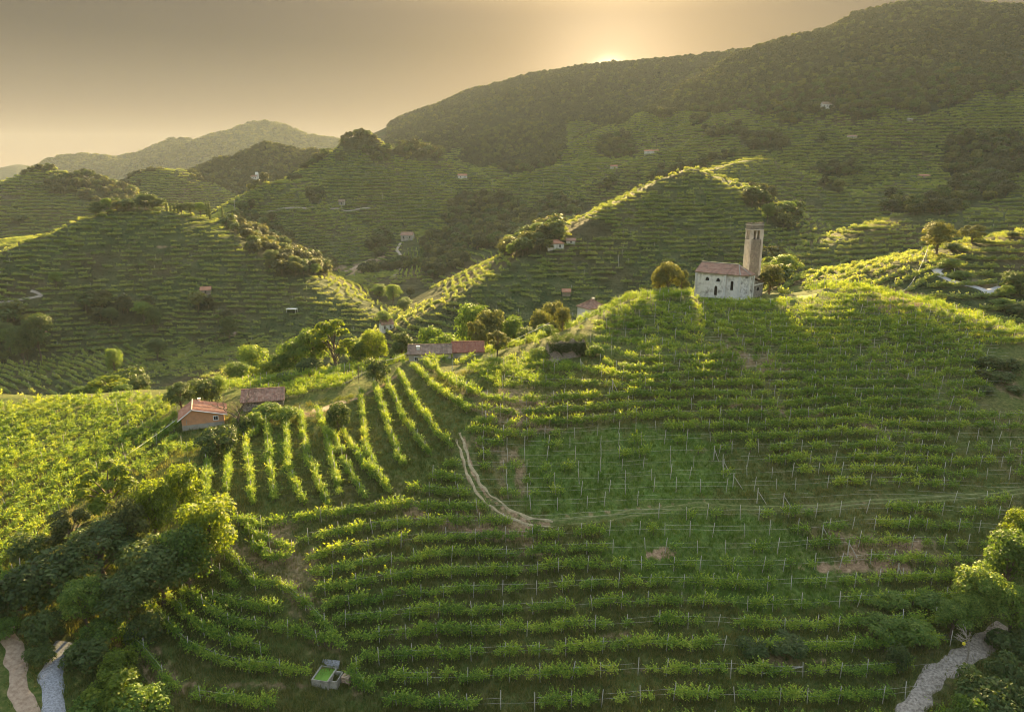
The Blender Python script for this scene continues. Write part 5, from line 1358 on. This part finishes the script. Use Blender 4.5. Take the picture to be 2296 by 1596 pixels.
# turf round the church
p = place(1640, 660, 188); 
ribbon('church_lawn', [(1725, 672), (1755, 670), (1790, 668), (1830, 664)], 4.5, 'lawn', 150, .1, .2)

# ------------------------------------------------------------------ trees one by one: (kind, u, v of the top, Y, crown width, label)
GROVE = 'trees of the dark grove at the lower left'
for kind, u, vt, Y, w, lab in [
    ('yel_b', 232, 1045, 92, 130, 'feathery olive-yellow tree at the top of the lower left grove'),
    ('rust_a', 150, 1150, 84, 120, 'thin rust tinged tree on the left shoulder of the grove'),
    ('yel_a', 400, 1050, 93, 95, 'bright yellow tree at the back of the grove under the farmhouse'),
    ('yel_a', 335, 1085, 88, 100, 'round yellow-green tree in the middle of the sunlit grove top'),
    ('yel_a', 455, 1128, 84, 150, 'big spreading tree with golden top at the right end of the grove'),
    ('rust_b', 275, 1130, 84, 110, 'brown-green tree squeezed between two yellow crowns'),
    ('dark_a', 345, 1215, 79, 170, 'dense dark ivy-clad tree in the heart of the grove'),
    ('dark_b', 215, 1185, 80, 150, 'tall dark tree left of the ivy-clad tree'),
    ('dark_a', 100, 1255, 76, 150, 'dark olive tree above the gravel path'),
    ('dark_b', 30, 1290, 73, 110, 'dark tree at the picture edge left of the gravel path'),
    ('mid_a', 410, 1190, 80, 120, 'mid green tree under the golden topped tree'),
    ('mid_b', 180, 1305, 73, 95, 'green slender tree leaning over the head of the gravel path'),
    ('dark_a', 270, 1290, 75, 140, 'shadowed tree low in the grove next to the vine ends'),
    ('rust_b', 60, 1200, 82, 90, 'dry looking tree edging the sunlit shelf of vines')]:
    tree_px(kind, u, vt, Y, w, lab, GROVE)
for kind, u, vt, Y, w, lab in [
    ('bush_a', 215, 1395, 71, 90, 'leafy bush right of the gravel path head'), ('bush_d', 190, 1440, 68.5, 95, 'dark bush against the right side of the gravel path'),
    ('bush_y', 265, 1455, 68, 85, 'bright green bush topmost of the pair by the gravel path'), ('bush_y', 245, 1510, 65, 120, 'large vivid green bush low beside the gravel path'),
    ('bush_a', 310, 1545, 63.5, 110, 'green bush at the lower edge near the bottom vine row'), ('bush_a', 200, 1560, 63, 80, 'small bush hanging over the gravel path'),
    ('bush_d', 90, 1380, 70, 90, 'dark bush in the gap between the two tracks'), ('bush_d', 85, 1450, 67.5, 60, 'low bush between the earth track and gravel path'),
    ('bush_d', 320, 1380, 73, 80, 'dark shrub under the heart of the grove'), ('bush_a', 10, 1390, 70, 60, 'green bush on the left picture edge')]:
    tree_px(kind, u, vt, Y, w, lab, 'bushes round the gravel path')
for kind, u, vt, Y, w, lab in [
    ('mid_a', 2275, 1200, 83, 120, 'tall green tree at the right picture edge'), ('yel_a', 2298, 1150, 88, 60, 'golden lit tree top at the right picture edge'),
    ('mid_b', 2205, 1275, 80, 100, 'green tree above the head of the stony track'), ('mid_b', 2285, 1320, 77, 90, 'loose green tree beside the stony track'),
    ('mid_a', 2145, 1355, 77.5, 80, 'low green tree on the left of the bare tree'), ('dark_a', 2280, 1420, 75, 110, 'dark tree right of the stony track'),
    ('mid_a', 2190, 1330, 78.5, 80, 'pale green tree overhanging the stony track bend')]:
    tree_px(kind, u, vt, Y, w, lab, 'trees beside the stony track')
for kind, u, vt, Y, w, lab in [
    ('bush_d', 2195, 1512, 67.5, 90, 'wide dark bush below the bare tree'),
    ('bush_d', 2268, 1480, 69.5, 90, 'dark bush at the right under the trees'), ('bush_d', 2235, 1550, 65, 130, 'dark bush in the lower right corner'),
    ('bush_a', 2175, 1570, 64, 50, 'green bush low by the stony track'), ('bush_d', 2270, 1545, 65, 110, 'shadowed bush at the corner of the picture'),
    ('bush_a', 1985, 1385, 77.5, 90, 'green bush above the last vine rows'), ('bush_a', 2050, 1395, 76.5, 90, 'sprawling bush at the top of the dark hollow'),
    ('bush_d', 2020, 1450, 73, 50, 'dark shrub left of the track bend'), ('rust_b', 1765, 1428, 75.5, 90, 'low dark bramble bank above the bare soil'), ('rust_b', 1690, 1435, 75, 70, 'bramble left part of the overgrown bank'),
    ('bush_a', 2085, 1330, 82, 80, 'pale bush beneath the dry grass patch'), ('bush_a', 2000, 1330, 82, 70, 'bush left of the right-hand wood')]:
    tree_px(kind, u, vt, Y, w, lab, 'bushes beside the stony track')
for kind, u, vt, Y, w, lab in [
    ('dark_a', 482, 962, 117, 96, 'big green tree in front of the farmhouse'), ('dark_b', 400, 862, 141, 62, 'dark tree behind the left side of the farmhouse'), ('dark_a', 455, 850, 147, 70, 'dark tree over the farmhouse ridge'),
    ('mid_a', 487, 846, 150, 45, 'yellowish tree between the farmhouse and the barn'), ('bush_d', 755, 905, 126, 62, 'round dark bush alone among the sunlit fan rows'),
    ('bush_a', 600, 905, 134, 80, 'bush in front of the barn'), ('bush_a', 640, 912, 131, 60, 'bush right of the barn front'), ('bush_a', 570, 925, 129, 50, 'shrub at the right of the bare tree'),
    ('bush_d', 843, 806, 152, 60, 'dark ivy bush left of the long house'), ('rust_b', 540, 935, 127, 50, 'brown scrub under the bare tree'),
    ('rust_a', 1115, 745, 158, 62, 'dark trunked tree standing in the vines right of the red roof'), ('bush_a', 1335, 775, 150, 40, 'bush against the right end of the ruin'), ('bush_a', 1210, 780, 152, 46, 'bush against the left end of the ruin'),
    ('rust_b', 1262, 690, 178, 40, 'upright dark bush beside the crest cable'), ('bush_d', 1180, 735, 176, 55, 'dark bush on the crest left of the ruin'), ('bush_a', 1225, 728, 178, 55, 'olive bush on the crest above the ruin')]:
    tree_px(kind, u, vt, Y, w, lab)
for kind, u, vt, Y, w, lab in [
    ('yel_b', 745, 720, 178, 105, 'tall light-leaved tree with open branches below the valley'), ('mid_b', 700, 742, 182, 80, 'broad green tree left of the tall open tree'), ('mid_a', 660, 765, 184, 75, 'green tree in the middle of the tree belt'),
    ('mid_b', 625, 795, 182, 60, 'smaller tree at the left end of the tree belt'), ('mid_a', 560, 780, 200, 70, 'dark green clump left of the tree belt'), ('mid_a', 530, 815, 185, 60, 'round bush-like tree left of the tree belt'),
    ('yel_a', 590, 812, 178, 70, 'yellow-green low tree in front of the tree belt'), ('dark_a', 690, 805, 172, 70, 'dark low tree under the tall open tree'), ('dark_a', 640, 835, 166, 60, 'dark tree low in the tree belt'), ('bush_a', 745, 838, 160, 70, 'bush at the foot of the tall open tree'),
    ('yel_a', 835, 745, 186, 70, 'olive crowned tree next to the ivy dome'), ('mid_a', 800, 768, 184, 50, 'grey-green tree behind the utility pole'), ('dome', 898, 746, 180, 62, 'smooth ivy dome of a tree beside the long house'),
    ('mid_a', 1000, 752, 185, 80, 'green clump behind the long house'), ('mid_b', 970, 740, 200, 70, 'blue-green tree behind the long house ridge'), ('rust_b', 1100, 700, 190, 85, 'russet round tree above the red roof'), ('rust_a', 1065, 722, 180, 55, 'russet bush-like tree over the red roof'),
    ('mid_a', 1060, 690, 220, 70, 'dim green tree farther down behind the russet tree'), ('mid_a', 1150, 715, 190, 60, 'tree right of the russet tree'), ('rust_b', 1240, 680, 215, 45, 'slim russet tree left of the hillside house'), ('rust_b', 1215, 700, 200, 40, 'russet shrub tree on the slope behind the crest'),
    ('rust_b', 1500, 590, 189, 62, 'brown-leaved tree left of the church'), ('rust_a', 1530, 608, 191, 40, 'smaller brown-leaved tree touching the church'), ('rust_b', 1480, 602, 192, 40, 'left stem of the brown trees by the church'), ('rust_b', 1732, 596, 200, 66, 'brown-leaved tree right of the church'), ('rust_a', 1712, 612, 198, 36, 'brown tree tucked behind the sacristy'),
    ('rust_b', 2108, 500, 250, 78, 'big round golden tree at the lane summit'), ('rust_a', 2185, 506, 262, 66, 'golden lit tree right of the lane summit'), ('rust_b', 2140, 545, 256, 60, 'shaded tree between the two golden trees'), ('mid_a', 2130, 580, 236, 60, 'green tree by the bend of the lane'),
    ('mid_b', 2155, 608, 226, 60, 'green tree covering the middle of the lane'), ('rust_b', 2285, 612, 218, 70, 'russet tree at the right edge above the lane fork'), ('bush_a', 2258, 640, 214, 38, 'round pruned bush at the lane fork'),
    ('mid_a', 2200, 660, 212, 60, 'green tree behind the field hut'), ('mid_a', 2255, 670, 205, 70, 'green tree right of the field hut'), ('dark_a', 2290, 680, 200, 60, 'dark tree at the right edge by the crest'), ('rust_b', 2270, 520, 262, 60, 'bushy tree on the right knoll'),
    ('yel_a', 235, 846, 178, 110, 'yellow topped tree beyond the sunlit shelf'), ('mid_a', 180, 868, 176, 70, 'green tree at the left of the yellow topped tree'), ('dark_a', 285, 830, 190, 90, 'dark tree behind the yellow topped tree'), ('mid_a', 275, 862, 174, 60, 'green low tree in front of the dark tree'), ('dark_b', 310, 845, 180, 50, 'dark slim tree at the right of that clump')]:
    tree_px(kind, u, vt, Y, w, lab)
for kind, u, vt, Y, w, lab in [('rust_b', 2225, 800, 142, 60, 'brown shrub topmost on the bare right bank'), ('rust_b', 2270, 805, 141, 60, 'brown shrub at the right edge of the bare bank'), ('rust_b', 2245, 835, 137, 60, 'brown shrub in the middle of the bare right bank'),
                               ('rust_b', 2210, 865, 133, 50, 'brown shrub on the lower left of the bare bank'), ('rust_b', 2280, 870, 133, 60, 'brown shrub low at the right edge of the bank'), ('rust_a', 2205, 830, 138, 40, 'thin brown shrub on the left of the bare bank')]:
    tree_px(kind, u, vt, Y, w, lab, 'brown shrubs on the right bank', name='shrub', cat='shrub')
# valley and hill trees that stand apart
for kind, u, vt, Y, w, lab in [
    ('dark_b', 75, 708, 330, 40, 'tall dark pointed tree in the left valley'), ('dark_a', 38, 735, 325, 60, 'round dark tree beside the tall pointed one'), ('dark_a', 510, 712, 360, 30, 'lone dark tree in the valley vines'),
    ('mid_b', 908, 668, 400, 30, 'upright tree in the middle of the valley'), ('mid_a', 880, 640, 440, 40, 'feathery tree left of the round grove'), ('dark_a', 905, 672, 380, 34, 'dark tree on the valley lip'), ('mid_a', 950, 690, 350, 36, 'green tree left of the fan of vines'),
    ('dark_a', 340, 690, 372, 36, 'dark conical tree right of the bush belt'), ('mid_a', 250, 785, 300, 20, 'small tree in the left field corner'), ('mid_a', 860, 700, 330, 40, 'tree behind the narrow stone house'),
    ('dark_a', 1700, 440, 600, 26, 'dark tree in the notch beyond the tower'), ('dark_a', 1755, 486, 520, 36, 'dark clump of a tree right of the tower top'), ('mid_a', 1745, 600, 330, 34, 'blue-green tree right of the tower foot'),
    ('far_c', 788, 298, 893, 10, 'small tree on the left edge of the pointed summit'), ('far_c', 779, 303, 895, 8, 'leftmost little tree of the pointed summit'), ('far_c', 107, 366, 842, 14, 'umbrella shaped tree on the left far hilltop')]:
    tree_px(kind, u, vt, Y, w, lab)
CY = 'cypresses on the left hill crest'
for u, vt, Y, lab in [(372, 454, 487, 'leftmost cypress of the row of four'), (381, 456, 488, 'second cypress of the row of four'), (389, 455, 489, 'third cypress of the row of four'), (397, 452, 490, 'rightmost cypress of the row of four'),
                      (461, 451, 503, 'left cypress of the close pair'), (467, 452, 504, 'right cypress of the close pair'), (497, 461, 515, 'single short cypress by the saddle'), (306, 440, 490, 'cypress rising beside the left villa')]:
    tree_px('cypress', u, vt, Y, 6, lab, CY)
CC = {}
for kind, u, vt, Y, w in [('dark_a', 217, 454, 462, 32), ('dark_a', 212, 466, 458, 24), ('mid_a', 237, 446, 470, 26), ('dark_b', 258, 444, 478, 30), ('mid_a', 262, 455, 472, 32), ('mid_a', 244, 470, 462, 18), ('dark_a', 322, 436, 486, 34), ('dark_a', 338, 438, 486, 30), ('dark_b', 310, 446, 484, 24),
                         ('dark_a', 358, 446, 486, 26), ('dark_b', 348, 450, 486, 18), ('dark_a', 405, 458, 492, 20), ('dark_a', 423, 455, 496, 26), ('mid_b', 447, 455, 500, 24), ('dark_a', 290, 462, 476, 16)]:
    cc_ = CC[u < 280, u < 365] = CC.get((u < 280, u < 365), -1) + 1
    tree_px(kind, u, vt, Y, w, nth(cc_) + ' ' + ('dark round tree' if kind == 'dark_a' else 'tall dark tree' if kind == 'dark_b' else 'green tree') + ' on the crest of the left hill ' + ('left of the villa' if u < 280 else 'right of the villa' if u < 365 else 'beyond the row of cypresses'), 'trees on the left hill crest')
# belts of wood: the nearest crowns are trees of their own, the rest one mass
n = 26000
a = rng.uniform(-.72, .72, n); d = np.sqrt(rng.uniform(250 ** 2, 1000 ** 2, n)); x, y = d * np.sin(a), d * np.cos(a)
k = (woodat(x, y) > .5) & (d < 1000); x, y, d = x[k], y[k], d[k]
cell = np.floor(x / 6.5).astype(int) * 10007 + np.floor(y / 6.5).astype(int); _, f = np.unique(cell, return_index=True); x, y, d = x[f], y[f], d[f]
k = seen(x, y, 8, 2); x, y, d = x[k], y[k], d[k]
u, v, dd = pix(x, y); vis = seen(x, y, 4, 0) & (u > 5) & (u < 2290) & (d < 640)
o_ = np.argsort(np.where(vis, d, 1e6)); nn = min(150, int(vis.sum())); ind = o_[:nn]
def hillname(u, v, d):
    if u < 360 and v > 640: return 'in the belt below the left hill'
    if u < 780: return 'in the gully beside the left hill'
    if u < 900: return 'in the clump by the path'
    if u < 1040: return 'in the round valley grove'
    if u < 1320: return 'in the hollow below the saddle'
    if u < 1800: return 'in the scrub behind the tower'
    return 'in the belt above the terraces'
HN = {}
for i in sorted(ind, key=lambda q: u[q]):
    h_ = hillname(u[i], v[i], d[i]); k_ = HN[h_] = HN.get(h_, -1) + 1
    kd = ['far_a', 'far_b', 'far_c', 'far_d', 'mid_a', 'dark_a', 'rust_b'][rng.integers(0, 7)]
    lk = {'far_a': 'green', 'far_b': 'upright green', 'far_c': 'dark', 'far_d': 'russet', 'mid_a': 'leafy green', 'dark_a': 'dense dark', 'rust_b': 'olive brown'}[kd]
    put_tree(kd, x[i], y[i], rng.uniform(6, 11.5), lk + ' tree, ' + nth(k_) + ' from the left ' + h_, 'trees of the valley woods', wscale=rng.uniform(.85, 1.2))
m = np.ones(len(x), bool); m[ind] = False; x, y, d = x[m], y[m], d[m]; n = len(x)
s = rng.uniform(.75, 1.35, n)
FT = [TREES[q][:2] for q in ('far_a', 'far_b', 'far_c', 'far_d')]
scatter('forest', FT, np.stack([x, y, gz(x, y) - .5], 1), np.stack([np.zeros(n), np.zeros(n), rng.uniform(0, 6, n)], 1), np.stack([s, s, s * rng.uniform(.8, 1.2, n)], 1), rng.integers(0, 4, n))
# the wooded mountain
n = 130000
a = rng.uniform(-.74, .74, n); d = np.sqrt(rng.uniform(1000 ** 2, 2250 ** 2, n)); x, y = d * np.sin(a), d * np.cos(a)
k = (woodat(x, y) > .3) & seen(x, y, 9, 4); x, y, d = x[k], y[k], d[k]; n = len(x)
s = rng.uniform(.45, 1.0, n) ** 1.2 * np.interp(d, [1000, 2200], [.85, 1.25]); print('forest', n)
scatter('mountain_forest', [TREES['lump'][:2], TREES['lump_b'][:2], TREES['far_a'][:2]], np.stack([x, y, gz(x, y) - 2.0], 1), np.stack([np.zeros(n), np.zeros(n), rng.uniform(0, 6, n)], 1), np.stack([s, s, s * rng.uniform(.7, 1.35, n)], 1), np.where(rng.random(n) < .1 + .25 * (vnoise(x, y, 120, 81) > .2), 1, rng.integers(0, 2, n) * 2))
n = 30000
a = rng.uniform(-.72, .05, n); d = rng.uniform(2400, 3900, n); x, y = d * np.sin(a), d * np.cos(a); k = seen(x, y, 12, 2) & (gz(x, y) > 20); x, y = x[k], y[k]; n = len(x); s = rng.uniform(1.6, 2.8, n)
scatter('far_forest', [TREES['lump'][:2], TREES['lump_b'][:2]], np.stack([x, y, gz(x, y) - 8], 1), np.stack([np.zeros(n), np.zeros(n), rng.uniform(0, 6, n)], 1), np.stack([s, s, s * .9], 1), rng.integers(0, 2, n))

# ---- leafless trees
p = hit(540, 978, 90)
o = empty('bare_tree', p, 0, 'dead leafless tree standing against the farmhouse roof', 'tree'); link('branches', make_bare(2, 9.6, 4, .5), o)
p = hit(2168, 1482, 50)
o = empty('bare_tree', p, 0, 'thin whitish dead tree beside the stony track', 'tree'); link('branches', make_bare(7, 5.6, 3, .42), o)
V, F = tube_np([(0, 0, 0), (0, 0, .1), (0, 0, .34), (0, 0, .42)], [.13, .19, .17, .05], 8); m = MB(); m.V = [tuple(q) for q in V]; m.F = [list(map(int, f)) for f in F] + [[7, 6, 5, 4, 3, 2, 1, 0]]; m.bar((0, 0, .4), (.5, 0, .75), .012)
o = m.build('insect_trap', 'yellow', None); o.location = (p[0] - .9, p[1] - .1, p[2] + 2.5); tag(o, 'small yellow insect trap hanging from the thin dead tree', 'trap')
# ---- utility poles, cables, braces, fallen timber
def pole(u, vb, vt, ymin, r, label, arm=True, mt='post', Y=None):
    p = hit(u, vb, ymin) if Y is None else at(u, vb, Y)
    h = (vb - vt) / FOC * math.hypot(p[1], p[2] - CAMZ)
    o = empty('utility_pole', p, 0, label, 'pole'); MB().bar((0, 0, -.5), (0, 0, h), r, 6).build('shaft', mt, o)
    if arm: MB().bar((-.7, 0, h - .5), (.7, 0, h - .5), .05).build('crossarm', 'wood', o)
    return o, (p[0], p[1], p[2] + h)
for u, vb, vt, ym, r, lab in [(527, 473, 450, 550, .22, 'white pole beside the far saddle road, left end'), (700, 466, 452, 550, .2, 'pole where the saddle road turns'), (767, 478, 462, 550, .2, 'pole under the watch hut'), (1105, 422, 402, 600, .2, 'pole on the brown terraces below the big mountain'),
                              (1219, 420, 402, 600, .2, 'pole beside the white patch on the brown terraces'), (1012, 436, 420, 600, .2, 'pole left of the brown terraces'), (858, 450, 433, 600, .18, 'pole on the flank of the pointed hill'), (1386, 600, 572, 300, .14, 'thin white pole on the pyramid hill slope')]:
    pole(u, vb, vt, ym, r, lab)
o, t1 = pole(857, 815, 780, 120, .11, 'utility pole between the ivy dome and the long house', Y=158)
o, t2 = pole(805, 858, 815, 120, .08, 'dark post in the sunlit vines left of the ivy bush', arm=False, mt='bark')
o, t3 = pole(2074, 594, 560, 200, .12, 'wooden pole leaning at the lane summit', arm=False)
o, t4 = pole(2021, 668, 652, 180, .1, 'short pole holding the drooping cable', arm=False)
def cable(a, b, sag, r, label, name='cable'):
    P = [tuple(a[k] + (b[k] - a[k]) * t - (sag * 4 * t * (1 - t) if k == 2 else 0) for k in range(3)) for t in np.linspace(0, 1, 13)]
    V, F = tube_np(P, r, 4); o = link(name, np_mesh(name, V, F, MATS['white_paint' if r > .03 else 'wire'])); tag(o, label, 'cable')
lhc = lh.matrix_world @ Vector((0, 0, 0)); q0 = Vector(lh.location)
cable(t1, (q0.x - 5.2, q0.y - 2.3, q0.z + 2.9), .5, .035, 'pale cable from the utility pole to the long house')
pz = at(788, 822, 150); cable(t1, (pz[0] - 3, pz[1], pz[2] + .6), .4, .03, 'cable dropping from the utility pole into the trees')
cable(t3, t4, 3.2, .05, 'thick drooping cable across the dry slope by the lane')
pa = at(1997, 664, 186); cable(t4, (pa[0], pa[1], pa[2] + 1.0), .2, .045, 'end of the drooping cable over the crest vines')
pa, pb = hit(412, 952, 90), hit(288, 1040, 60); cable((pa[0], pa[1], pa[2] + 2.2), (pb[0], pb[1], pb[2] + 1.8), .15, .05, 'taut cable from the farmhouse down to the sunlit shelf')
pa, pb = at(1232, 742, 170), at(1130, 772, 166); cable((pa[0], pa[1], pa[2] + 3.5), (pb[0], pb[1], pb[2] + 1.4), .1, .04, 'cable above the bushes left of the ruin')
for i, (u, v, u2, v2) in enumerate([(1600, 1032, 1612, 1034), (1621, 1062, 1640, 1066), (1643, 1094, 1668, 1098), (1697, 1128, 1720, 1130), (1755, 1140, 1792, 1160), (1842, 1212, 1866, 1216), (1900, 1248, 1922, 1246), (1301, 830, 1330, 834), (1373, 878, 1386, 880), (2010, 1300, 2025, 1296), (2180, 800, 2190, 806)]):
    p, q = hit(u, v, 60), hit(u2, v2, 60); q = (p[0] + max(.9, min(1.7, q[0] - p[0])), p[1] - .1, float(gz(p[0] + 1.2, p[1] - .1)))
    o = empty('braced_post', p, 0, ['braced end post at the right edge of the upper bright grass', 'braced post second from the top beside the bright grass', 'braced post third from the top beside the bright grass', 'braced post just above the grassy track', 'braced post just below the grassy track', 'braced post at the left end of the dry patch', 'braced post in the dry patch',
        'braced post to the right of the ruin', 'braced post below the sunlit hump', 'braced post by the lower dry grass', 'braced post near the brown bank'][i], 'post', 'braced end posts')
    MB().bar((0, 0, -.3), (0, 0, 2.7), .08, 5).build('upright', 'post', o)
    MB().bar((0, 0, 2.2), (q[0] - p[0], q[1] - p[1], q[2] - p[2] - .2), .065, 5).build('brace', 'post', o)
pa, pb = hit(1708, 1513, 50), hit(1799, 1498, 50); m = MB().bar((pa[0], pa[1], pa[2] + .25), (pb[0], pb[1], pb[2] + .25), .09, 6); tag(m.build('fallen_beam', 'post'), 'long pale beam lying along the bare soil terrace', 'beam')
# the wooden fence at the lane summit
o = empty('rail_fence', hit(2060, 590, 200), 0, 'short wooden rail fence at the lane summit', 'fence'); 
for k in range(4): MB().bar((-3 + k * 2.2, 0, -.3), (-3 + k * 2.2, 0, 1.3), .09).build('post', 'wood', o)
for zz in (.6, 1.15): MB().bar((-3, 0, zz), (3.6, 0, zz), .07).build('rail', 'wood', o)

# ------------------------------------------------------------------ the air
def make_haze():
    x0, x1, y0, y1, z0, z1 = -4900, 4900, -4900, 4900, float(GZ.min()) - 1.5, float(GZ[GD < 4650].max()) + 16
    V = [(x, y, z) for z in (z0, z1) for y in (y0, y1) for x in (x0, x1)]
    F = [(0, 2, 3, 1), (4, 5, 7, 6), (0, 1, 5, 4), (2, 6, 7, 3), (0, 4, 6, 2), (1, 3, 7, 5)]
    m, nt, o = mat('haze')
    pv = nt.nodes.new('ShaderNodeVolumePrincipled')
    pv.inputs['Color'].default_value = (0.80, 0.90, 1.0, 1)
    pv.inputs['Density'].default_value = 0.000042
    pv.inputs['Anisotropy'].default_value = 0.15
    nt.links.new(pv.outputs[0], o.inputs['Volume'])
    me = np_mesh('haze', V, F, m)
    tag(link('haze', me), kind='stuff')
make_haze()
